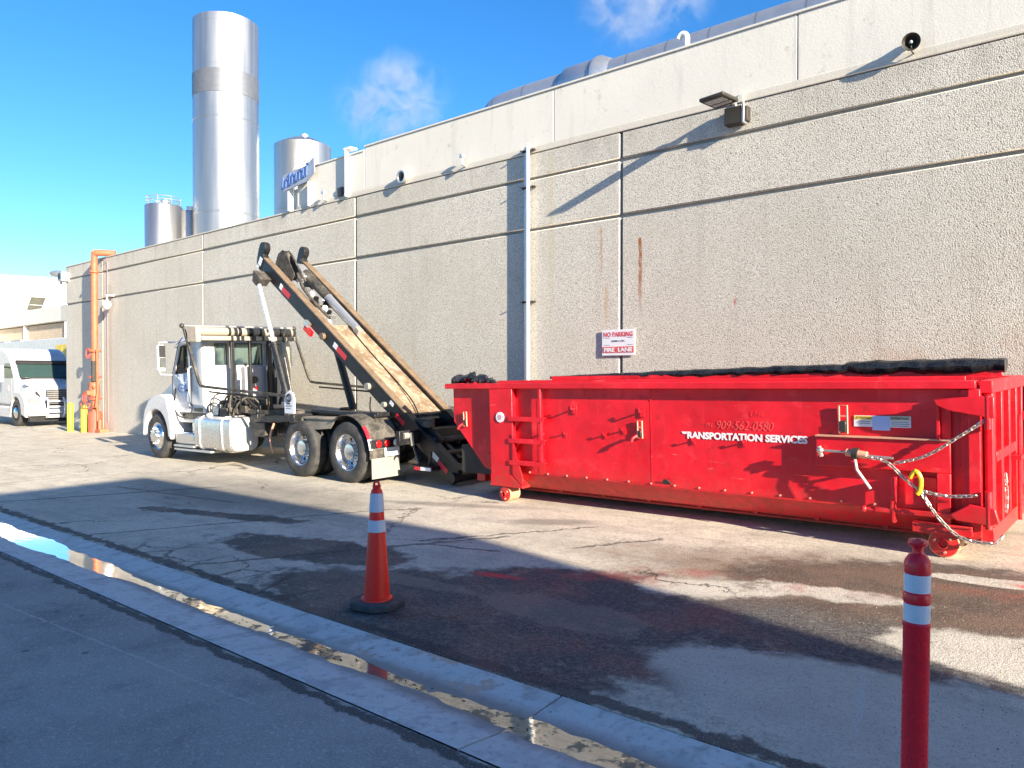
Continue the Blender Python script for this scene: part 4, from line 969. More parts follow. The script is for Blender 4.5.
# --- wheels
def wheel(x, yout, sgn, dual, front=False, r=.487):
    """yout: outer tyre face; sgn=+1 means the tyre lies toward +y of it"""
    def tyre(y0):
        w = .25; pr = [(.29, .0), (.30, -.004), (.38, -.012), (r-.035, .0), (r-.012, .018), (r, .05), (r, w-.05), (r-.012, w-.018), (r-.035, w), (.38, w+.012), (.30, w+.004), (.29, w)]
        return MB().lathe(pr, (x, y0, r), 'y', 56, sgn, cap=False)
    w_ = tyre(yout).part('wheel', M_rubgrey, T, ang=50)
    mb = MB()
    for q in (.07, .103, .137, .17): mb.lathe([(r-.001, q), (r+.004, q+.004), (r+.004, q+.02), (r-.001, q+.024)], (x, yout, r), 'y', 56, sgn, cap=False)
    mb.part('tread', M_rubber, w_)
    if dual:
        tyre(yout+sgn*.30).part('inner_tyre', M_rubber, w_, ang=50)
    if front: pr = [(.295, .0), (.285, .004), (.27, .02), (.25, .02), (.245, .0), (.20, -.045), (.13, -.055), (.125, -.10), (.06, -.11), (.001, -.11)]
    else: pr = [(.295, .0), (.285, .004), (.27, .03), (.255, .10), (.24, .145), (.13, .15), (.125, .045), (.075, .035), (.001, .035)]
    MB().lathe(pr, (x, yout, r), 'y', 48, sgn, cap=False).part('rim', M_alu, w_, ang=30)
    for k in range(10):
        a = 2*math.pi*k/10; yy = (-.055 if front else .15)
        mb = MB(); mb.cyl((x+.165*math.cos(a), yout+sgn*(yy+.01), r+.165*math.sin(a)), (x+.165*math.cos(a), yout+sgn*(yy-.035), r+.165*math.sin(a)), .014, seg=6); mb.part('wheel_nut', M_chrome, w_)
    if not front:
        for k in range(5):
            a = 2*math.pi*(k+.5)/5; mb = MB(); mb.cyl((x+.205*math.cos(a), yout+sgn*.149, r+.205*math.sin(a)), (x+.205*math.cos(a), yout+sgn*.1445, r+.205*math.sin(a)), .026, seg=12); mb.part('hand_hole', M_black, w_)
for x in (-11.26, -9.95):
    wheel(x, yn, 1, True); wheel(x, yr, -1, True)
wheel(-16.58, yn+.02, 1, False, True); wheel(-16.58, yr-.02, -1, False, True)
for x in (-16.58, -11.26, -9.95):
    mb = MB(); mb.cyl((x, yn+.2, .487), (x, yr-.2, .487), .07); 
    if x > -12: mb.sphere((x, yc, .5), .2)
    mb.part('axle', M_black, T)
# --- frame
for y in (5.10, 5.97):
    mb = MB(); mb.box(-17.5, -8.95, y, y+.07, .62, .86); mb.part('frame_rail', M_dusty, T, bevel=.006)
    mb = MB(); mb.box(-14.6, -8.75, y-.02, y+.09, .865, 1.0); mb.part('subframe_rail', M_dusty, T, bevel=.006)
for x in (-15.2, -13.4, -12.2, -10.6, -9.1, -8.85):
    mb = MB(); mb.box(x, x+.12, 5.17, 5.97, .66, .84); mb.part('cross_member', M_black, T)
mb = MB(); mb.box(-9.02, -8.94, 4.62, 6.5, .62, .84); mb.part('rear_bumper_beam', M_black, T, bevel=.01)
mb = MB(); mb.prism([(-9.1, .86), (-8.8, .86), (-8.6, .72), (-8.65, .55), (-9.1, .62)], 5.14, 5.18); mb.prism([(-9.1, .86), (-8.8, .86), (-8.6, .72), (-8.65, .55), (-9.1, .62)], 5.88, 5.92); mb.part('hinge_bracket', M_black, T, bevel=.01)
mb = MB(); mb.cyl((-8.72, 5.1, .66), (-8.72, 6.0, .66), .055); mb.part('hinge_shaft', M_dusty, T)
mb = MB(); mb.cyl((-8.95, 4.80, .76), (-8.95, 4.70, .76), .05); mb.cyl((-8.93, 4.85, .8), (-8.9, 4.85, .6), .03, seg=8); mb.part('grease_cap', M_flap, T)
mb = MB(); mb.tube([(-9.0, 4.95, .62), (-8.85, 4.95, .28), (-8.65, 4.95, .26), (-8.6, 4.95, .5)], .025, 6); mb.box(-9.0, -8.5, 4.85, 6.3, .24, .30); mb.part('underride_guard', M_black, T)
mb = MB(); mb.box(-8.72, -8.50, 4.83, 4.849, .235, .285); mb.part('guard_reflector', M_reflwhite, T)
mb = MB(); mb.box(-8.86, -8.725, 4.83, 4.849, .235, .285); mb.part('guard_reflector', M_reflred, T)
# --- cab
cabp = [(-16.25, .98), (-16.28, 1.72), (-15.93, 2.42), (-15.80, 2.55), (-15.60, 2.60), (-15.05, 2.60), (-14.93, 2.54), (-14.88, 2.42), (-14.86, .98)]
cy0, cy1 = 4.60, 6.54
mb = MB(); mb.prism(cabp, cy0, cy1); cab = mb.part('cab', M_white, T, bevel=.0)
bm = bmesh.new(); bm.from_mesh(cab.data)
ed = [e for e in bm.edges if abs(e.calc_face_angle(0)) > R(60) or (abs((e.verts[0].co-e.verts[1].co).normalized().z) > .9 and e.verts[0].co.x > -2.0+.0 and len(e.link_faces) == 2 and e.calc_face_angle(0) > R(60))]
bmesh.ops.bevel(bm, geom=ed, offset=.075, segments=4, profile=.6, affect='EDGES'); bm.to_mesh(cab.data); bm.free()
for p in cab.data.polygons: p.use_smooth = True
cut = MB(); cut.prism([(-16.18, 1.06), (-16.18, 1.72), (-15.88, 2.38), (-15.75, 2.50), (-15.1, 2.50), (-14.96, 2.42), (-14.94, 1.06)], cy0+.06, cy1-.06)
boolean(cab, cut)
win = [(-16.10, 1.80), (-15.83, 2.38), (-15.50, 2.42), (-15.46, 1.84), (-15.75, 1.80)]
boolean(cab, MB().prism(win, cy0-.3, cy1+.3))
for a, b in ((4.86, 5.10), (5.22, 5.92), (6.04, 6.30)):
    boolean(cab, MB().box(-15.1, -14.7, a, b, 1.97, 2.40))
boolean(cab, MB().prism([(-16.6, 1.80), (-16.6, 2.38), (-15.6, 2.38), (-15.9, 1.80)], cy0+.085, cy1-.085))
for e in cab.data.edges: pass
for y in (cy0+.02, cy1-.028):
    mb = MB(); mb.prism(win, y, y+.008); mb.part('side_window', M_glass, cab)
    mb = MB(); 
    P = [V((p[0], y-.0, p[1])) for p in win]; mb.tube(P, .014, 6, closed=True); mb.part('window_trim', M_hose, cab)
for a, b in ((4.86, 5.10), (5.22, 5.92), (6.04, 6.30)):
    mb = MB(); mb.box(-14.89, -14.882, a, b, 1.97, 2.40); mb.part('rear_window', M_glass, cab)
    mb = MB(); mb.tube([(-14.862, a, 1.97), (-14.862, b, 1.97), (-14.862, b, 2.40), (-14.862, a, 2.40)], .013, 6, closed=True); mb.part('window_trim', M_hose, cab)
mb = MB(); mb.prism([(-16.22, 1.82), (-15.95, 2.37), (-15.945, 2.365), (-16.212, 1.82)], cy0+.08, cy1-.08); mb.part('windscreen', M_glass, cab)
# door: seam lines, handle, emblem, grab rail
mb = MB(); mb.prism([(-16.17, 1.05), (-16.17, 1.78), (-15.86, 2.44), (-15.42, 2.47), (-15.40, 1.05), (-15.45, .995), (-16.12, .995)], cy0-.016, cy0-.001)
door = mb.part('door', M_white, T, bevel=.008)
boolean(door, MB().prism([(a+(.0), b) for a, b in win], cy0-.2, cy0+.2))
mb = MB(); mb.box(-15.56, -15.44, cy0-.05, cy0-.017, 1.44, 1.475); mb.part('handle', M_black, door, bevel=.006)
mb = MB(); mb.box(-15.47, -15.425, cy0-.025, cy0-.017, 1.10, 1.24); mb.part('door_vent', M_black, door, bevel=.006)
mb = MB(); mb.tube([(a, cy0-.012, b) for a, b in [(-16.185, 1.05), (-16.185, 1.80), (-15.87, 2.455), (-15.40, 2.487), (-15.385, 1.05), (-15.44, .98), (-16.13, .98)]], .007, 5, closed=True); mb.part('door_gap', M_hose, T)
mb = MB(); mb.box(-15.30, -14.95, cy0-.006, cy0-.0, 1.02, 1.10); mb.part('side_vent', M_black, T)
for y in (4.9, 5.25, 5.57, 5.89, 6.24):
    mb = MB(); mb.sphere((-15.85, y, 2.60), .035, sc=(1.2, 1.4, .8)); mb.part('marker_lamp', simple('amber_lens', (.7, .25, .02), .25) if y == 4.9 else bpy.data.materials['amber_lens'], T)
emb = MB(); emb.tube([(-15.76+.17*math.cos(t), cy0-.018, 1.50+.085*math.sin(t)) for t in [2*math.pi*k/28 for k in range(28)]], .010, 6, closed=True); emb.box(-15.86, -15.66, cy0-.02, cy0-.017, 1.485, 1.515)
emb.part('oval_emblem', simple('emblem_blue', (.18, .28, .6), .5), door, label='pale blue oval emblem')
mb = MB(); mb.tube([(-15.36, cy0-.005, 1.1), (-15.36, cy0-.07, 1.15), (-15.36, cy0-.07, 1.9), (-15.36, cy0-.005, 1.95)], .014, 8); mb.part('grab_handle', M_chrome, T)
# mirror inside / seats
for y in (4.95, 6.1):
    mb = MB(); mb.box(-15.55, -15.1, y-.22, y+.22, 1.3, 1.45); mb.box(-15.2, -15.08, y-.22, y+.22, 1.46, 1.90); mb.part('seat', M_seat, cab, bevel=.04)
mb = MB(); mb.box(-16.15, -15.95, cy0+.07, cy1-.07, 1.3, 1.72); mb.part('dashboard', M_intdark, cab, bevel=.03)
mb = MB(); mb.tube([(-15.72+.0, 4.95+.2*math.cos(t), 1.72+.2*math.sin(t)) for t in [2*math.pi*k/20 for k in range(20)]], .015, 6, closed=True); mb.part('steering_wheel', M_hose, cab)
mb = MB(); mb.prism([(-16.02, 2.39), (-15.86, 2.55), (-15.80, 2.56), (-16.1, 2.44), (-16.22, 2.36)], cy0+.05, cy1-.05); mb.part('sun_visor', M_white, cab, bevel=.004)
# hood, cowl, grille, bumper
mb = MB()
def ring(x, ya, yb, z0, z1, k=.09): return [(x, ya, z0), (x, ya, z1-k), (x, ya+k*.6, z1-k*.25), (x, ya+k*1.6, z1), (x, yb-k*1.6, z1), (x, yb-k*.6, z1-k*.25), (x, yb, z1-k), (x, yb, z0)]
rings = [ring(-17.72, 5.02, 6.12, .55, 1.30), ring(-17.62, 4.98, 6.16, .55, 1.42), ring(-17.1, 4.93, 6.21, .75, 1.60), ring(-16.6, 4.86, 6.28, .9, 1.72), ring(-16.2, 4.72, 6.42, .95, 1.83)]
vv = [[mb.b.verts.new(p) for p in r_] for r_ in rings]
for a, b in zip(vv, vv[1:]):
    for k in range(len(a)-1): mb.b.faces.new((a[k], a[k+1], b[k+1], b[k]))
mb.b.faces.new(vv[0][::-1]); mb.b.faces.new(vv[-1])
mb.part('hood', M_white, T, bevel=.01, ang=50)
mb = MB(); mb.box(-17.78, -17.70, 5.15, 6.0, .6, 1.22); mb.part('grille', M_chrome, T, bevel=.02)
mb = MB(); mb.prism([(4.95, -17.80), (6.19, -17.80), (6.6, -17.45), (6.6, -17.25), (4.54, -17.25), (4.54, -17.45)], .30, .60, 'z'); mb.part('front_bumper', M_alu, T, bevel=.04)
mb = MB(); mb.cyl((-16.42, 4.83, 1.72), (-16.42, 4.76, 1.70), .045); mb.cyl((-16.42, 4.83, 1.56), (-16.42, 4.76, 1.54), .045); mb.part('side_vent', M_black, T)
mb = MB(); mb.box(-16.55, -16.15, 4.72, 6.42, .9, 1.74); mb.part('cowl', M_white, T, bevel=.05)
# fenders
def fender(f):
    cx, cz = -16.58, .487
    inner = arc(cx, cz, .565, 178, 6, 22)
    outer = [(-15.93, .42), (-15.86, .50), (-15.92, .95), (-15.98, 1.20), (-16.12, 1.33), (-16.32, 1.38), (-16.62, 1.34), (-16.90, 1.24), (-17.10, 1.05), (-17.20, .80), (-17.24, .46)]
    a, b = sorted((f(yn-.02), f(yn+.56))); mb = MB(); mb.prism(inner+outer, a, b); mb.part('front_fender', M_white, T, bevel=.03, seg=3)
    a, b = sorted((f(yn-.035), f(yn-.021))); mb = MB(); mb.prism(arc(cx, cz, .60, 62, 3, 12)+[(-15.90, .46), (-15.87, .60), (-15.93, .98), (-16.05, 1.22)], a, b); mb.part('fender_skirt', M_grey if False else simple('skirt_grey', (.52, .53, .55), .45, 0, .1, (.35, .32, .28), .3), T, bevel=.006)
both(fender)
mb = MB(); mb.box(-17.05, -16.3, yn+.57, yn+.60, .5, 1.3); mb.part('inner_fender', M_black, T)
# mirrors
def mirror(f):
    y0, y1 = sorted((f(4.25), f(4.41)))
    mb = MB(); mb.box(-16.20, -16.09, y0, y1, 1.86, 2.42); m = mb.part('mirror', M_white, T, bevel=.03)
    mb = MB(); mb.box(-16.089, -16.08, y0+.022, y1-.005, 2.16, 2.405); mb.part('mirror_glass', M_intdark, m, bevel=.004)
    mb = MB(); mb.box(-16.089, -16.08, y0+.022, y1-.005, 1.94, 2.15); mb.part('lower_glass', simple('mirror_face_dark', (.09, .10, .10), .3) if 'mirror_face_dark' not in MATS else MATS['mirror_face_dark'], m, bevel=.004)
    mb = MB(); mb.tube([(-16.15, f(4.30), 2.42), (-16.15, f(4.31), 2.47), (-15.95, f(4.62), 2.47)], .016, 6); mb.tube([(-16.15, f(4.30), 1.86), (-16.15, f(4.32), 1.80), (-16.15, f(4.64), 1.78)], .016, 6); mb.part('mirror_arm', M_chrome, m)
both(mirror)
# --- tank, steps
prof = [(4.40, .42), (4.42, .34), (4.50, .285), (4.86, .28), (4.95, .33), (4.98, .42), (4.98, .83), (4.95, .90), (4.86, .94), (4.50, .94), (4.42, .89), (4.40, .80)]
mb = MB(); mb.prism(prof, -14.95, -13.56, 'x'); tk = mb.part('fuel_tank', M_tank, T, bevel=.02, seg=3)
mb = MB(); mb.prism([(a+(4.69-a)*.04, b+(.61-b)*.04) for a, b in prof], -13.559, -13.50, 'x'); mb.part('tank_end', M_cap, tk, bevel=.03, seg=3)
for x in (-14.72, -13.85):
    mb = MB(); mb.tube([(x, a+(a-4.69)*.02, b+(b-.61)*.02) for a, b in prof], .016, 6, closed=True); mb.part('tank_strap', M_galv, tk)
mb = MB(); mb.cyl((-14.55, 4.55, .93), (-14.55, 4.52, 1.0), .06); mb.part('fuel_cap', M_chrome, tk)
mb = MB(); mb.prism([(a if a < 4.7 else a, b) for a, b in [(2*yc-q, w_) for q, w_ in prof]], -14.95, -13.5, 'x'); mb.part('fuel_tank', M_tank, T, bevel=.02)
mb = MB(); mb.box(-15.80, -15.0, 4.42, 4.95, .36, .60); mb.part('battery_box', M_alu, T, bevel=.03)
mb = MB(); mb.box(-15.82, -14.98, 4.39, 4.75, .30, .345); mb.box(-15.82, -14.3, 4.40, 4.72, .23, .27); mb.part('lower_step', M_galv, T, bevel=.006)
mb = MB(); mb.box(-15.75, -14.98, 4.52, 4.95, .80, .86); mb.box(-15.4, -15.32, 4.6, 4.7, .6, .8); mb.part('upper_step', M_galv, T, bevel=.006)
mb = MB(); mb.cyl((-15.6, 4.78, .70), (-15.05, 4.78, .70), .085); mb.part('air_tank', M_black, T)
mb = MB(); mb.tube(smoothpath([(-16.05, 4.58, 1.5), (-16.0, 4.52, 1.1), (-15.75, 4.50, .92), (-15.4, 4.5, .90)], 5), .018, 6); mb.part('step_pipe', M_hose, T)
mb = MB(); mb.box(-15.9, -14.86, 4.66, 6.5, .80, .978); mb.part('cab_floor', M_black, T)
# --- clutter behind the cab: hoses, valves, pump
rnd = random.Random(4)
for k in range(13):
    x = -14.75+.085*k; y = 4.62+.05*(k % 5); mb = MB()
    pts = [(x, y, .98+.02*(k % 3)), (x+rnd.uniform(-.12, .18), y+.05, 1.15+rnd.uniform(0, .22)), (x+rnd.uniform(.1, .4), y+.25, 1.18+rnd.uniform(-.05, .2)), (x+.35, y+.5, .98)]
    mb.tube(smoothpath(pts, 5), rnd.choice((.016, .02, .026)), 6); mb.part('hose', rnd.choice((M_hose, M_hose, M_dusty)), T)
for k, (x, y, z, s) in enumerate([(-14.6, 4.75, 1.0, .12), (-14.35, 4.85, 1.02, .10), (-14.15, 4.7, .98, .13), (-13.9, 4.95, 1.05, .09), (-13.6, 5.1, 1.02, .14), (-14.5, 5.2, 1.1, .12), (-13.3, 4.85, .88, .12)]):
    mb = MB(); mb.box(x-s, x+s, y-s*.7, y+s*.7, z-.05, z+s); mb.cyl((x, y, z+s), (x, y, z+s*1.7), s*.3, seg=10); mb.part('valve_block', rnd.choice((M_dusty, M_black, M_galv)), T, bevel=.01)
mb = MB(); mb.cyl((-14.4, 5.15, 1.18), (-13.5, 5.15, 1.18), .09); mb.part('pump_reservoir', M_dusty, T, bevel=.01)
mb = MB(); mb.box(-14.5, -12.4, 4.95, 5.05, .98, 1.06); mb.box(-13.3, -12.3, 4.72, 4.94, .86, .90); mb.part('deck_plate', M_dusty, T, bevel=.004)
mb = MB(); mb.box(-13.25, -12.85, 4.72, 4.98, .58, .85); mb.part('tool_box', M_dusty, T, bevel=.01)
mb = MB(); mb.tube(smoothpath([(-12.35, 4.6, .86), (-12.45, 4.58, .6), (-12.4, 4.6, .33)], 5), .02, 6); mb.part('brake_hose', M_latch, T)
mb = MB(); mb.box(-12.7, -11.9, 4.6, 5.0, .90, .99); mb.part('deck_plate', M_black, T)
# back-of-cab panel
mb = MB(); mb.box(-14.85, -14.70, 5.42, 5.90, 1.28, 1.92); bp = mb.part('back_panel', simple('panel_grey', (.36, .37, .4), .5, 0, .1), T, bevel=.015)
mb = MB(); mb.cyl((-14.70, 5.62, 1.64), (-14.66, 5.62, 1.64), .075); mb.part('gauge', M_black, bp)
mb = MB(); mb.cyl((-14.70, 5.66, 1.47), (-14.67, 5.66, 1.47), .035); mb.part('red_button', M_redlens, bp)
for y in (5.16, 5.26, 5.36):
    mb = MB(); mb.box(-14.858, -14.84, y, y+.03, 1.2, 1.9); mb.part('panel_rib', M_white, T, bevel=.006)
mb = MB(); mb.cyl((-14.55, 6.28, 1.15), (-14.55, 6.28, 2.42), .105, seg=20); mb.part('exhaust_stack', simple('stack_tan', (.5, .43, .33), .5, .4, .2), T)
mb = MB(); mb.tube(smoothpath([(-14.6, 6.02, 1.1), (-14.6, 6.05, 1.7), (-14.58, 6.08, 2.1), (-14.6, 6.15, 2.2)], 6), .055, 10); mb.part('intake_hose', M_black, T)
mb = MB(); mb.tube(smoothpath([(-14.45, 6.05, 1.1), (-14.4, 6.1, 1.4), (-14.5, 6.18, 1.5), (-14.5, 6.18, 1.9)], 6), .03, 8); mb.part('air_line', M_hose, T)
mb = MB(); mb.tube([(-14.62, 6.45, 1.9), (-14.6, 6.42, 2.35), (-14.58, 6.30, 2.47)], .05, 10); mb.part('exhaust_elbow', M_chrome, T)
# --- tarp rack: posts, housing, gantry arms
for y, w_ in ((5.04, .05), (5.45, .035), (5.88, .06)):
    mb = MB(); mb.box(-14.62, -14.55, y, y+w_*1.5, 1.0, 2.46); mb.part('rack_post', M_black, T, bevel=.008)
mb = MB(); mb.box(-14.76, -14.50, 4.40, 6.56, 2.452, 2.54); mb.part('tarp_housing', M_mesh, T, bevel=.012)
mb = MB(); mb.cyl((-14.66, 4.36, 2.635), (-14.66, 6.60, 2.635), .085, seg=24); mb.part('tarp_tube', M_mesh, T)
mb = MB()
for k, y in enumerate((5.02, 5.24, 5.48, 5.72, 5.95, 6.2)):
    mb.cyl((-14.66, y, 2.635), (-14.66, y+.055+.02*(k % 3), 2.635), .088, seg=24); mb.box(-14.763, -14.497, y, y+.055+.02*(k % 3), 2.449, 2.543)
mb.part('shadow_bands', M_black, T)  # hoist and cable shadows across the tarp roll, modelled as black bands
mb = MB(); mb.box(-14.9, -14.52, 4.30, 4.40, 2.42, 2.74); mb.part('end_plate', simple('end_tan', (.55, .45, .33), .5, 0, .2, (.2, .15, .1), .4), T, bevel=.02)
for y in (4.33, 6.86):
    mb = MB(); mb.tube([(-15.10, y, 2.76), (-14.88, y, 2.3), (-14.55, y, 1.66), (-14.46, y, 1.56), (-14.3, y, 1.54), (-12.9, y, 1.455), (-11.48, y, 1.375)], .034, 4, sq=True); mb.part('gantry_arm', M_dusty, T)
    mb = MB(); mb.tube([(-14.2, y+.03, 1.44), (-12.2, y+.03, 1.33)], .018, 6); mb.part('arm_cylinder', M_black, T)
mb = MB(); mb.cyl((-15.10, 4.30, 2.765), (-15.10, 6.89, 2.765), .026, seg=12); mb.part('gantry_crossbar', M_galv, T)
mb = MB(); mb.sphere((-15.10, 4.30, 2.765), .05); mb.sphere((-15.10, 6.89, 2.765), .05); mb.part('arm_joint', M_lamp, T)
# pivot bracket with white tag plate
mb = MB(); mb.prism([(-11.52, 1.08), (-11.24, 1.08), (-11.22, 1.32), (-11.27, 1.43), (-11.37, 1.47), (-11.47, 1.42), (-11.53, 1.32)], 4.30, 4.325); pv = mb.part('pivot_plate', simple('pivot_plate_white', (.62, .66, .74), .4, 0, .1), T, bevel=.004)
mb = MB(); mb.tube([(-11.375+.06*math.cos(t), 4.298, 1.345+.06*math.sin(t)) for t in [2*math.pi*k/16 for k in range(16)]], .018, 6, closed=True); mb.part('pivot_ring', M_lamp, pv)
mb = MB(); mb.box(-11.47, -11.30, 4.297, 4.2995, 1.20, 1.215); mb.box(-11.47, -11.33, 4.297, 4.2995, 1.16, 1.17); mb.box(-11.45, -11.34, 4.297, 4.2995, 1.235, 1.26); mb.part('tag_marks', M_ink, pv)
mb = MB(); mb.box(-11.45, -11.3, 4.33, 5.1, .92, 1.06); mb.part('pivot_beam', M_black, T, bevel=.01)
mb = MB(); mb.box(-11.6, -9.6, 4.75, 5.0, 1.03, 1.10); mb.tube([(-11.3, 4.7, 1.1), (-9.6, 4.72, 1.05)], .035, 8); mb.part('side_rail', M_black, T, bevel=.006)
mb = MB(); mb.box(-11.2, -10.25, 4.42, 4.98, .99, 1.02); mb.prism([(-11.15, .99), (-10.3, .99), (-10.45, .84), (-11.0, .80)], 4.45, 4.47); mb.part('dusty_toolbox', simple('dusty_box_tan', (.26, .235, .19), .6, .1, .3), T, bevel=.006)
mb = MB(); mb.box(-11.22, -11.17, 4.40, 4.98, .70, .995); mb.part('fender_bracket', M_dusty, T)
# rear fenders, lights, flaps
def rearf(f):
    a, b = sorted((f(yn-.01), f(yn+.60))); cx, cz = -9.95, .487
    mb = MB(); mb.prism(arc(cx, cz, .60, 118, -8, 18)+arc(cx, cz, .585, -8, 118, 18), a, b); fd = mb.part('rear_fender', M_dusty, T, ang=40)
    for a0, a1, m in ((44, 22, M_reflred), (22, 6, M_reflwhite)):
        a, b = sorted((f(yn-.025), f(yn+.04))); mb = MB(); mb.prism(arc(cx, cz, .612, a0, a1, 6)+arc(cx, cz, .601, a1, a0, 6), a, b); mb.part('reflective_tape', m, fd)
    a, b = sorted((f(yn), f(yn+.62))); mb = MB(); mb.box(-9.37, -9.33, a, b, .57, .70); lb = mb.part('light_bar', M_black, T, bevel=.006)
    for y, m in ((4.53, M_redlens), (4.70, M_redlens), (4.88, M_reflwhite)):
        mb = MB(); mb.cyl((-9.33, f(y), .635), (-9.31, f(y), .635), .055, seg=20); mb.part('tail_light', m, lb, bevel=.006)
    a, b = sorted((f(yn+.02), f(yn+.58))); mb = MB(); mb.box(-9.365, -9.355, a, b, .10, .565); mb.part('mud_flap', M_flap, T)
both(rearf)
mb = MB(); mb.box(-9.35, -9.335, 4.66, 4.96, .43, .565); pl = mb.part('number_plate', M_signpanel, T, bevel=.003)
mb = MB(); mb.box(-9.334, -9.332, 4.72, 4.90, .48, .52); mb.part('plate_marks', simple('plate_marks_grey', (.5, .52, .58), .6), pl)

# --- hoist: u runs down the rails from the tip, v is up out of them
th = math.radians(36.15); HM = Matrix(((math.cos(th), 0, math.sin(th), -13.30), (0, 1, 0, 0), (-math.sin(th), 0, math.cos(th), 4.06), (0, 0, 0, 1)))
LEN = 6.50; ya, yb = 5.03, 5.90
hz = 0
def rail(y, sg):
    mb = MB(HM); mb.box(0, LEN-.04, y, y+.10, -.28, -.03); r_ = mb.part('hoist_rail', M_navy, T, bevel=.006)
    mb = MB(HM); mb.box(.03, 5.02, y-.012, y+.125, -.029, .0); mb.part('rail_top', M_tan, r_, bevel=.005)
    mb = MB(HM); mb.box(5.03, LEN-.05, y-.012, y+.125, -.029, .0); mb.part('tail_top', M_black, r_, bevel=.005)
    ear = [(.0, -.27), (-.07, -.12), (-.11, .04), (-.125, .13), (-.11, .19), (-.06, .23), (.0, .235), (.055, .205), (.085, .15), (.085, .09), (.075, .03), (.14, .0), (.14, -.27)]
    mb = MB(HM); mb.prism([(a, b) for a, b in ear], y-.014 if sg > 0 else y-.01, y+.11); mb.part('hook_ear', M_black, r_, bevel=.008)
    return r_
rA = rail(ya, 1); rB = rail(yb, -1)
def onrail(mb, name, m, lab=None): return mb.part(name, m, rA, label=lab)
for u0, u1, m in ((.80, .90, M_reflwhite), (.90, 1.12, M_reflred), (2.30, 2.45, M_reflwhite), (2.48, 2.78, M_reflred), (2.80, 2.9, M_reflwhite), (4.02, 4.12, M_reflwhite)):
    pass
for u0, u1, v0, v1, m in ((.88, .98, -.22, -.12, M_reflwhite), (.98, 1.26, -.23, -.13, M_reflred), (2.86, 2.98, -.20, -.11, M_reflwhite), (2.98, 3.28, -.21, -.12, M_reflred),
                          (4.62, 4.72, -.12, -.05, M_reflwhite), (4.86, 5.1, -.22, -.14, M_reflred), (5.86, 6.02, -.20, -.12, M_reflwhite), (6.03, 6.28, -.22, -.14, M_reflred)):
    mb = MB(HM); mb.box(u0, u1, ya-.005, ya-.0005, v0, v1); onrail(mb, 'reflective_tape', m)
mb = MB(HM); mb.box(.02, .12, ya-.017, ya-.0145, -.20, -.04); mb.box(.0, .08, ya-.017, ya-.0145, -.27, -.22); onrail(mb, 'decal', M_reflwhite)
mb = MB(HM); mb.box(1.98, 2.12, ya-.07, ya-.001, -.30, -.22); onrail(mb, 'side_light_bracket', M_galv)
mb = MB(HM); mb.box(2.02, 2.26, ya-.06, ya-.0, -.40, -.305); onrail(mb, 'side_light', M_redlens)
for u in (2.55, 4.05, 4.55):
    mb = MB(HM); mb.cyl((u, ya-.001, -.20), (u, ya-.06, -.20), .06 if u < 4.3 else .045, seg=16); onrail(mb, 'guide_roller', M_flap if u > 3 else M_tan)
mb = MB(HM); mb.tube(smoothpath([(4.2, ya-.02, -.3), (4.35, ya-.04, -.48), (4.6, ya-.02, -.38), (4.7, ya-.02, -.32)], 4), .012, 6); onrail(mb, 'hanging_wire', M_hose)
# deck between the rails
mb = MB(HM); mb.box(2.35, 5.0, ya+.13, yb-.02, -.10, -.085); dk = mb.part('hoist_deck', M_deck, T)
mb = MB(HM); mb.box(.9, 2.34, ya+.13, ya+.40, -.20, -.19); mb.part('upper_deck', M_deck, T)
for u in (.32, 1.3, 2.2, 3.3, 4.2, 5.0, 5.7, 6.15):
    mb = MB(HM); mb.box(u, u+.12, ya+.101, yb-.001, -.28, -.205 if u < 5.5 else -.16); mb.part('hoist_cross_member', M_black, T)
mb = MB(HM); mb.box(5.05, 5.75, ya+.13, yb-.02, -.30, -.285); mb.box(5.10, 5.16, ya+.3, yb-.2, -.28, -.06); mb.part('tail_plate', M_black, T)
mb = MB(HM); mb.cyl((5.95, ya+.11, -.12), (5.95, yb-.01, -.12), .06); mb.cyl((6.42, ya-.05, -.17), (6.42, yb+.15, -.17), .08); mb.part('tail_roller', M_black, T)
mb = MB(HM); mb.box(5.3, 6.1, ya+.35, ya+.43, -.22, -.10); mb.sphere((5.72, ya+.5, -.08), .03); mb.sphere((5.76, ya+.62, -.09), .03); mb.part('tail_linkage', M_dusty, T)
# winch cylinder, sheave, cable
mb = MB(HM); mb.cyl((.62, yb-.22, .0), (1.5, yb-.22, -.01), .088, seg=20); mb.part('winch_cylinder', M_dusty, T)
mb = MB(HM); mb.cyl((1.5, yb-.22, -.01), (2.55, yb-.22, -.03), .075, seg=20); mb.part('winch_cylinder_body', M_galv, T)
mb = MB(HM); mb.box(2.55, 2.68, yb-.28, yb-.16, -.12, .02); mb.part('cylinder_lug', M_flap, T, bevel=.01)
mb = MB(HM); mb.lathe([(.05, -.03), (.14, -.03), (.115, 0), (.14, .03), (.05, .03)], (.16, ya+.42, .05), 'y', 28); mb.part('sheave', M_dusty, T)
mb = MB(HM); mb.prism([(.02, -.2), (.0, .05), (.10, .19), (.22, .19), (.7, .0), (.7, -.18)], ya+.35, ya+.365); mb.prism([(.02, -.2), (.0, .05), (.10, .19), (.22, .19), (.7, .0), (.7, -.18)], ya+.475, ya+.49); mb.part('sheave_bracket', M_dusty, T, bevel=.006)
mb = MB(HM); mb.box(.3, .8, ya+.5, yb-.1, -.08, .03); mb.part('cylinder_head_plate', M_galv, T, bevel=.01)
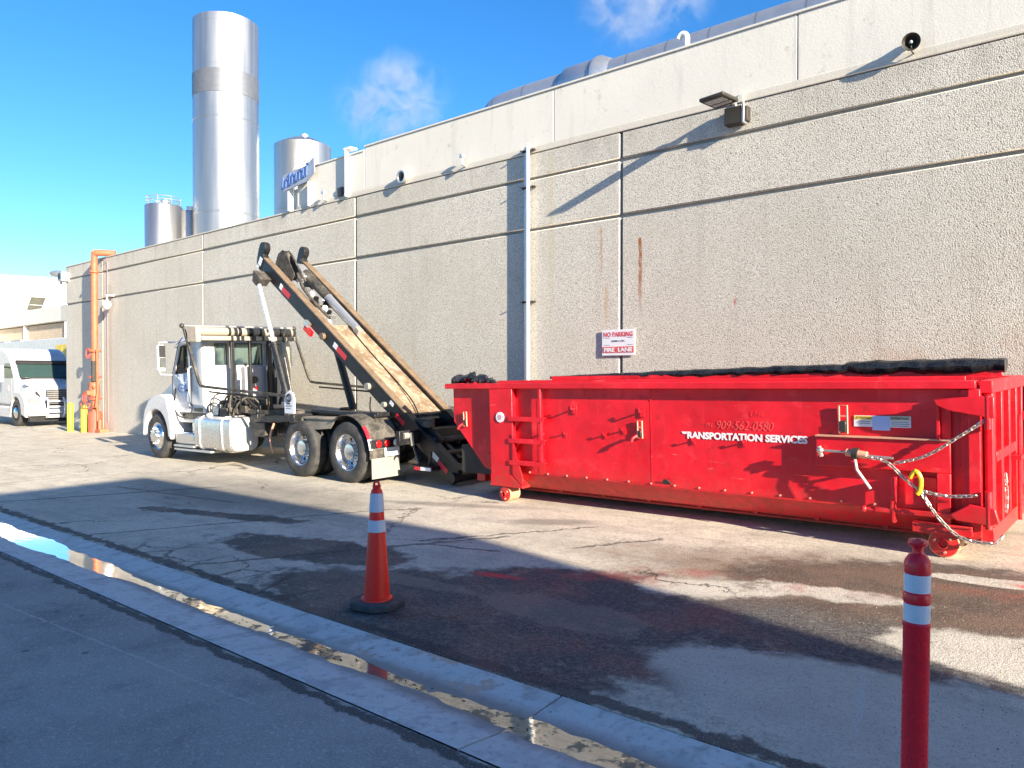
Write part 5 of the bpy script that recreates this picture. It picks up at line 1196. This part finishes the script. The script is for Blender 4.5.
mb = MB(HM); mb.tube(smoothpath([(.7, ya+.42, .02), (1.1, ya+.34, -.06), (1.5, ya+.40, -.14), (2.0, ya+.45, -.16)], 5), .03, 8); mb.tube([(.3, ya+.44, .2), (.95, ya+.46, .0)], .02, 6); mb.part('hydraulic_hose', M_dusty, T)
for k in range(9):
    mb = MB(HM); u = .75+.16*k; mb.box(u, u+.05, ya+.42+.01*(k % 2), ya+.50, -.13, -.06); mb.part('cable_clip', (M_reflwhite, M_hose, M_galv)[k % 3], T)
mb = MB(HM); mb.tube(smoothpath([(2.4, yb-.3, -.06), (3.1, yb-.34, -.075), (3.9, yb-.37, -.07), (4.35, yb-.42, -.05), (4.75, yb-.50, -.03), (5.15, yb-.62, -.06)], 7), .011, 6); mb.part('winch_cable', M_hose, T)
# lift cylinders
def lift(y, top_u):
    A = HM @ V((top_u, y, -.34)); Bp = V((-12.17, y, 1.02)); d = (Bp-A); m = A+d*.48
    mb = MB(); mb.cyl(A, m+d*.02, .040, seg=20); ro = mb.part('lift_rod', M_chrome, T)
    mb = MB(); mb.cyl(m, Bp, .075, seg=24); mb.cyl(m, m+d.normalized()*.06, .095, seg=24); mb.part('lift_cylinder', M_black, T, bevel=.004)
    a_, b_ = sorted((y, ya if y < yc else yb+.1))
    mb = MB(HM); mb.prism([(top_u-.16, -.02-.2), (top_u+.16, -.22), (top_u+.08, -.42), (top_u-.08, -.42)], a_-.06, b_+.0); mb.part('lift_lug', M_dusty, T, bevel=.01)
    mb = MB(); mb.cyl((Bp.x, y-.12, 1.02), (Bp.x, 5.2 if y < yc else 5.95, 1.02), .06); mb.part('lift_pin', M_dusty, T)
lift(4.86, .42); lift(6.24, .42)
mb = MB(); mb.cyl((-12.27, 4.98, 1.15), (-12.50, 4.96, 2.05), .02, seg=8); mb.part('hydraulic_pipe', M_black, T)

# ================================================================ LOOSE GRIT, CONE, POST
rg = random.Random(12); mb = MB(); nst = 0
while nst < 2600:
    x = rg.uniform(-7.5, .8); y = 3.42+abs(rg.gauss(0, 1.5))
    if y > 7.3: continue
    if noise.noise(V((x*.9, y*1.3, 5))) < rg.uniform(-.25, .35): continue
    r_ = rg.uniform(.0022, .0055)*(1.5 if rg.random() < .08 else 1); z = gh(x, y); a = rg.uniform(0, 6.28)
    p = [V((x+r_*math.cos(a+k*2.09)*rg.uniform(.7, 1.3), y+r_*math.sin(a+k*2.09)*rg.uniform(.7, 1.3), z-.0005)) for k in range(3)]+[V((x+rg.uniform(-.3, .3)*r_, y, z+r_*rg.uniform(.7, 1.2)))]
    mb._add(p, [(0, 1, 3), (1, 2, 3), (2, 0, 3)]); nst += 1
mb.thing('gravel', simple('loose_grit', (.42, .39, .33), .85, 0, .5, (.12, .1, .08), .6, 2), 'loose grit scattered over the stained pavement', 'gravel', (-3, 4.5, 0), kind='stuff', ang=10)
mb = MB()
for k in range(26):      # leaf bits and dirt caught in the gutter
    x = rg.choice((-6.1, -5.3, -4.0, -3.2, -2.5))+rg.gauss(0, .16); y = 2.93+rg.gauss(0, .03); z = gh(x, 0)-.0245; a = rg.uniform(0, 6.28); L = rg.uniform(.008, .022)
    mb._add([(x-L*math.cos(a), y-L*math.sin(a), z), (x+.006*math.sin(a), y-.006*math.cos(a), z+.004), (x+L*math.cos(a), y+L*math.sin(a), z+.002), (x-.006*math.sin(a), y+.006*math.cos(a), z+.001)], [(0, 1, 2, 3)])
mb.thing('leaf_litter', simple('leaf_bits', (.10, .07, .035), .8, 0, .4), 'dark leaf bits and silt caught in the gutter water', 'leaf litter', (-4, 2.93, 0), kind='stuff')

# ================================================================ CONE, POST
cx, cy = -4.56, 3.70; cz = gh(cx, cy)
o = thing('traffic_cone', 'tall orange traffic cone with two white collars on an eight sided black base', 'traffic cone', (cx, cy, cz))
H_ = .915
cr_ = lambda h: .100-(.100-.043)*(h-.05)/(.82)
mb = MB(); rot = R(12)
oct_ = [(.19, -.10), (.19, .10), (.10, .19), (-.10, .19), (-.19, .10), (-.19, -.10), (-.10, -.19), (.10, -.19)]
pts = [(cx+a*math.cos(rot)-b*math.sin(rot), cy+a*math.sin(rot)+b*math.cos(rot)) for a, b in oct_]
mb.prism(pts, cz+.001, cz+.058, 'z'); mb.part('base', M_conebase, o, bevel=.012)
mb = MB(); mb.lathe([(.118, .0585), (.116, .07), (cr_(.075), .078), (cr_(.865), .865), (.040, .875), (.035, .882), (.030, .89), (.030, .90), (.033, .908), (.028, .912), (.018, .912)], (cx, cy, cz), 'z', 48); mb.part('cone_body', M_cone, o, ang=25)
for z0, z1 in ((.765-.10, .80), (.5, .585)): pass
def collar(z0, z1):
    mb = MB(); mb.lathe([(cr_(z0)+.0005, z0), (cr_(z0)+.004, z0+.002), (cr_(z1)+.004, z1-.002), (cr_(z1)+.0005, z1)], (cx, cy, cz), 'z', 48); mb.part('reflective_collar', M_collar, o)
collar(.715, .855); collar(.565, .655)
mb = MB(); mb.tube([(cx-.030, cy, cz+.90), (cx-.030, cy, cz+.92), (cx-.02, cy, cz+.938), (cx+.02, cy, cz+.938), (cx+.030, cy, cz+.92), (cx+.030, cy, cz+.90)], .009, 8); mb.part('handle', M_cone, o)

bx, by = -.793, 3.36; bz = gh(bx, by)
o = thing('delineator_post', 'red flexible delineator post with two white bands and a knob top', 'delineator post', (bx, by, bz))
Tm = Matrix.Translation((bx, by, bz)) @ Matrix.Rotation(R(.6), 4, 'Y')
mb = MB(Tm); r = .049
mb.lathe([(.056, .045), (r+.004, .06), (r, .10), (r, .705), (r+.003, .712), (r+.003, .720), (r-.001, .726), (r-.003, .80), (r, .802), (r+.003, .808), (r+.003, .835), (r, .842), (r-.003, .844), (r-.003, .918), (r+.001, .922), (r+.001, .955), (r-.004, .972), (.034, .990), (.022, .998), (.019, 1.012), (.020, 1.022), (.033, 1.030), (.036, 1.040), (.034, 1.050), (.022, 1.054), (.012, 1.052), (.008, 1.047), (.001, 1.047)], (0, 0, 0), 'z', 48)
mb.part('post_body', M_post, o, ang=25)
for z0, z1 in ((.727, .799), (.846, .917)):
    mb = MB(Tm); mb.lathe([(r-.003, z0), (r-.0008, z0+.001), (r-.0008, z1-.001), (r-.003, z1)], (0, 0, 0), 'z', 48); mb.part('white_band', M_postband, o)
mb = MB(); mb.lathe([(.205, .002), (.205, .018), (.19, .03), (.09, .05), (.06, .052)], (bx, by, bz), 'z', 32); mb.part('base', M_conebase, o, bevel=.003)
for a in (20, 110, 200, 290):
    mb = MB(); mb.cyl((bx+.16*math.cos(R(a)), by+.16*math.sin(R(a)), bz+.03), (bx+.16*math.cos(R(a)), by+.16*math.sin(R(a)), bz+.044), .014, seg=8); mb.part('base_bolt', M_galv, o)

# ================================================================ PARKED TRACTOR AT THE FAR LEFT (world frame, nose to +X)
tz = gh(-33, 10)
DX = -.5
S = thing('semi_tractor', 'white sleeper tractor parked nose out beyond the wall corner', 'truck', (-33, 10.9, tz))
ny, fy = 9.62, 12.02; my = (ny+fy)/2
mb = MB(); mb.prism([(-37.2, .75), (-37.2, 2.85), (-35.6, 3.02), (-34.6, 2.98), (-33.9, 2.72), (-33.62, 2.42), (-33.15, 1.78), (-33.15, .75)], 9.78, 11.88); 
c_ = MB(); c_.b = mb.b
mb = c_; bmesh.ops.translate(mb.b, verts=mb.b.verts, vec=(0, 0, tz)); cb = mb.part('cab', M_tractorwhite, S, bevel=.12, seg=4)
def sb_(x0, x1, y0, y1, z0, z1, n, m, bev=.02, par=None): return MB().box(x0, x1, y0, y1, z0+tz, z1+tz).part(n, m, par or S, bevel=bev)
mb = MB(); ws = [(-33.56, 2.40), (-33.16, 1.83), (-33.10, 1.83), (-33.50, 2.42)]
mb.prism([(a, b+tz) for a, b in ws], 9.93, 11.73); mb.part('windscreen', simple('tractor_windscreen', (.03, .055, .05), .06, 0, .1, None, 0, 3, 0), S, bevel=.01)
mb = MB(); mb.prism([(-33.54, 2.42+tz), (-33.50, 2.50+tz), (-33.38, 2.44+tz), (-33.40, 2.36+tz)], 9.9, 11.76); mb.part('sun_visor', M_intdark, S)
mb = MB(); mb.prism([(-34.35, 1.82+tz), (-34.35, 2.38+tz), (-33.75, 2.38+tz), (-33.42, 1.95+tz), (-33.42, 1.82+tz)], 9.765, 9.779); mb.part('side_window', simple('tractor_side_glass', (.04, .06, .06), .08, 0, .1, None, 0, 3, 0), S)
mb = MB(); mb.box(-35.6, -34.7, 9.765, 9.779, 1.75+tz, 2.3+tz); mb.part('sleeper_window', M_intdark, S)
# hood, tapering to the nose
mb = MB()
def hr(x, a, b, z0, z1): return [(x, a, z0+tz), (x, a, z1-.22+tz), (x, a+.12, z1-.08+tz), (x, a+.42, z1+tz), (x, b-.42, z1+tz), (x, b-.12, z1-.08+tz), (x, b, z1-.22+tz), (x, b, z0+tz)]
rs = [hr(-31.62, 10.1, 11.54, .55, 1.42), hr(-31.8, 10.0, 11.64, .5, 1.52), hr(-32.4, 9.95, 11.69, .5, 1.66), hr(-33.2, 9.86, 11.78, .5, 1.84)]
vv = [[mb.b.verts.new(p) for p in r_] for r_ in rs]
for a, b in zip(vv, vv[1:]):
    for k in range(len(a)-1): mb.b.faces.new((a[k], b[k], b[k+1], a[k+1]))
mb.b.faces.new(vv[0]); mb.b.faces.new(vv[-1][::-1]); mb.part('hood', M_tractorwhite, S, bevel=.03, ang=55)
for sgn, y0 in ((1, ny), (-1, fy)):
    f = (lambda y: y) if sgn > 0 else (lambda y: 2*my-y)
    ya_, yb_ = sorted((f(ny), f(ny+.5)))
    out = [(-31.52, .35), (-31.52, .80), (-31.75, 1.12), (-32.1, 1.30), (-32.7, 1.28), (-33.1, 1.05), (-33.25, .7), (-33.3, .45)]
    mb = MB(); mb.prism([(a, b+tz) for a, b in out+arc(-32.62, .5, .60, 185, -5, 14)], ya_, yb_); mb.part('fender', M_tractorwhite, S, bevel=.09, seg=3)
    mb = MB(); a, b = sorted((f(ny+.06), f(ny+.42))); mb.prism([(-31.62, 1.02+tz), (-31.90, 1.10+tz), (-31.70, .86+tz), (-31.515, .72+tz), (-31.51, .80+tz)], a, b); mb.part('headlight', simple('headlight_lens', (.5, .53, .58), .15, .2, .1, None, 0, 3, 0), S, bevel=.01)
    for xx in (-32.62, -36.2):
        w_ = MB().lathe([(.28, 0), (.46, -.01), (.5, .05), (.5, .22), (.46, .28), (.28, .28)], (xx, f(ny+.03), .5+tz), 'y', 36, sgn).part('wheel', M_rubber, S, ang=40)
        MB().lathe([(.29, .0), (.26, .04), (.2, -.02), (.1, -.06), (.001, -.06)], (xx, f(ny+.03), .5+tz), 'y', 28, sgn).part('rim', M_alu, w_)
    mb = MB(); a, b = sorted((f(ny-.30), f(ny-.08))); mb.box(-33.75, -33.6, a, b, 1.65+tz, 2.3+tz); mb.part('mirror', M_tractorwhite, S, bevel=.04)
    mb = MB(); mb.cyl((-33.67, f(ny-.15), 2.25+tz), (-33.67, f(ny+.2), 2.2+tz), .03, seg=8); mb.part('mirror_arm', M_black, S)
    mb = MB(); mb.sphere((-32.3, f(ny+.35), 1.62+tz), .15, sc=(.7, 1.1, .8)); mb.cyl((-32.3, f(ny+.4), 1.3+tz), (-32.3, f(ny+.36), 1.6+tz), .02, seg=6); mb.part('hood_mirror', M_grey, S)
sb_(-31.60, -31.52, 10.32, 11.32, .72, 1.38, 'grille', simple('grille_mesh', (.07, .065, .06), .5, .3, .4), .04)
for k in range(8): sb_(-31.519, -31.51, 10.36, 11.28, .76+.078*k, .775+.078*k, 'grille_bar', M_grey, 0)
mb = MB(); mb.box(-31.62, -31.30, ny+.02, fy-.02, .40+tz, .70+tz); mb.part('bumper', M_tractorwhite, S, bevel=.1, seg=3)
sb_(-31.31, -31.27, 10.3, 11.35, .33, .5, 'bumper_intake', M_grey, .01)
sb_(-31.7, -31.5, ny+.15, fy-.15, .18, .39, 'air_dam', M_black, .02)
mb = MB()
for y in (10.25, 10.82, 11.4): mb.tube([(-31.28, y, .35+tz), (-31.10, y, .5+tz), (-31.10, y, .95+tz), (-31.25, y, 1.08+tz)], .035, 8)
for z in (.55, .75, .95): mb.tube([(-31.10, 10.25, z+tz), (-31.10, 11.4, z+tz)], .03, 8)
mb.part('bull_bar', M_chrome, S)
sb_(-36.9, -33.3, ny+.02, ny+.3, .3, .72, 'side_skirt', M_tractorwhite, .05)
sb_(-33.1, -33.0, 10.0, 10.25, 1.45, 1.5, 'wiper', M_black, 0)
mb = MB(); mb.prism([(-33.6, 1.0+tz), (-33.55, 1.0+tz), (-33.55, 1.75+tz), (-33.6, 1.75+tz)], 9.77, 9.778); mb.part('door_seam', M_grey, S)
sb_(-34.2, -33.9, 9.768, 9.778, 1.32, 1.5, 'door_decal', simple('faded_decal', (.6, .55, .6), .5), 0)

for f in (lambda y: y, lambda y: 2*my-y):
    a, b = sorted((f(9.72), f(10.12))); mb = MB(); mb.prism([(a, .88+tz), (b, .80+tz), (b, 1.0+tz), (a, 1.10+tz)], -31.56, -31.50, 'x'); mb.part('headlamp_cover', simple('headlamp_grey', (.20, .22, .24), .15, 0, .1, None, 0, 3, 0) if 'headlamp_grey' not in MATS else MATS['headlamp_grey'], S, bevel=.008)
    a, b = sorted((f(10.02), f(10.14))); mb = MB(); mb.prism([(a, 1.22+tz), (b, 1.08+tz), (b, 1.16+tz), (a, 1.32+tz)], -31.72, -31.575, 'x'); mb.part('hood_vent', M_intdark, S)
    a, b = sorted((f(9.75), f(10.15))); mb = MB(); mb.box(-31.31, -31.285, a, b, .47+tz, .56+tz); mb.part('fog_lamp', MATS['headlamp_grey'], S, bevel=.006)
sb_(-31.33, -31.29, 9.72, 11.92, .60, .615, 'bumper_seam', M_grey, 0)
sb_(-33.12, -32.95, 9.95, 11.7, 1.80, 1.83, 'cowl_gap', M_intdark, 0)
for o_ in [S]: o_.matrix_world = Matrix.Translation((DX, 0, 0)) @ o_.matrix_world

# ================================================================ CAMERA, LIGHT, SKY
cam = bpy.data.cameras.new('camera'); co = bpy.data.objects.new('camera', cam); COL.objects.link(co); scn.camera = co
cam.sensor_width = 36; cam.lens = 36*770/1024; cam.clip_start = .05; cam.clip_end = 3000
yaw = math.atan(887/770); pit = math.atan(8.5/770)
F_ = V((-math.cos(yaw)*math.cos(pit), math.sin(yaw)*math.cos(pit), -math.sin(pit)))
co.location = (0, 0, 1.7); co.rotation_euler = F_.to_track_quat('-Z', 'Y').to_euler()
EL, AZ = R(17.6), R(12.0)
Ld = V((-math.cos(EL)*math.cos(AZ), math.cos(EL)*math.sin(AZ), -math.sin(EL)))     # the way the light travels
sun = bpy.data.lights.new('sun', 'SUN'); so = bpy.data.objects.new('sun', sun); COL.objects.link(so)
sun.energy = 5.0; sun.angle = R(.53); sun.color = (1, .88, .70); so.rotation_euler = Ld.to_track_quat('-Z', 'Y').to_euler(); so.location = (20, -5, 20)
w = bpy.data.worlds.new('World'); scn.world = w; w.use_nodes = True; wn = w.node_tree
bg = wn.nodes['Background']; sk = wn.nodes.new('ShaderNodeTexSky'); sk.sky_type = 'NISHITA'; sk.sun_disc = False
sk.sun_elevation = EL; sd = -Ld; sk.sun_rotation = math.atan2(sd.x, sd.y)
sk.air_density = 1.0; sk.dust_density = .3; sk.ozone_density = 4.0; sk.altitude = 200
hs = wn.nodes.new('ShaderNodeHueSaturation'); hs.inputs['Hue'].default_value = .505; hs.inputs['Saturation'].default_value = 1.24; hs.inputs['Value'].default_value = 1.0
wn.links.new(sk.outputs[0], hs.inputs['Color']); wn.links.new(hs.outputs[0], bg.inputs[0]); bg.inputs[1].default_value = .08
scn.view_settings.view_transform = 'Standard'; scn.view_settings.look = 'None'; scn.view_settings.exposure = 1.72; scn.view_settings.gamma = 1
scn.render.engine = 'CYCLES'
scn.render.resolution_x = 1024; scn.render.resolution_y = 768
scn.cycles.max_bounces = 8; scn.cycles.transparent_max_bounces = 16; scn.cycles.volume_step_rate = 4; scn.cycles.volume_max_steps = 64
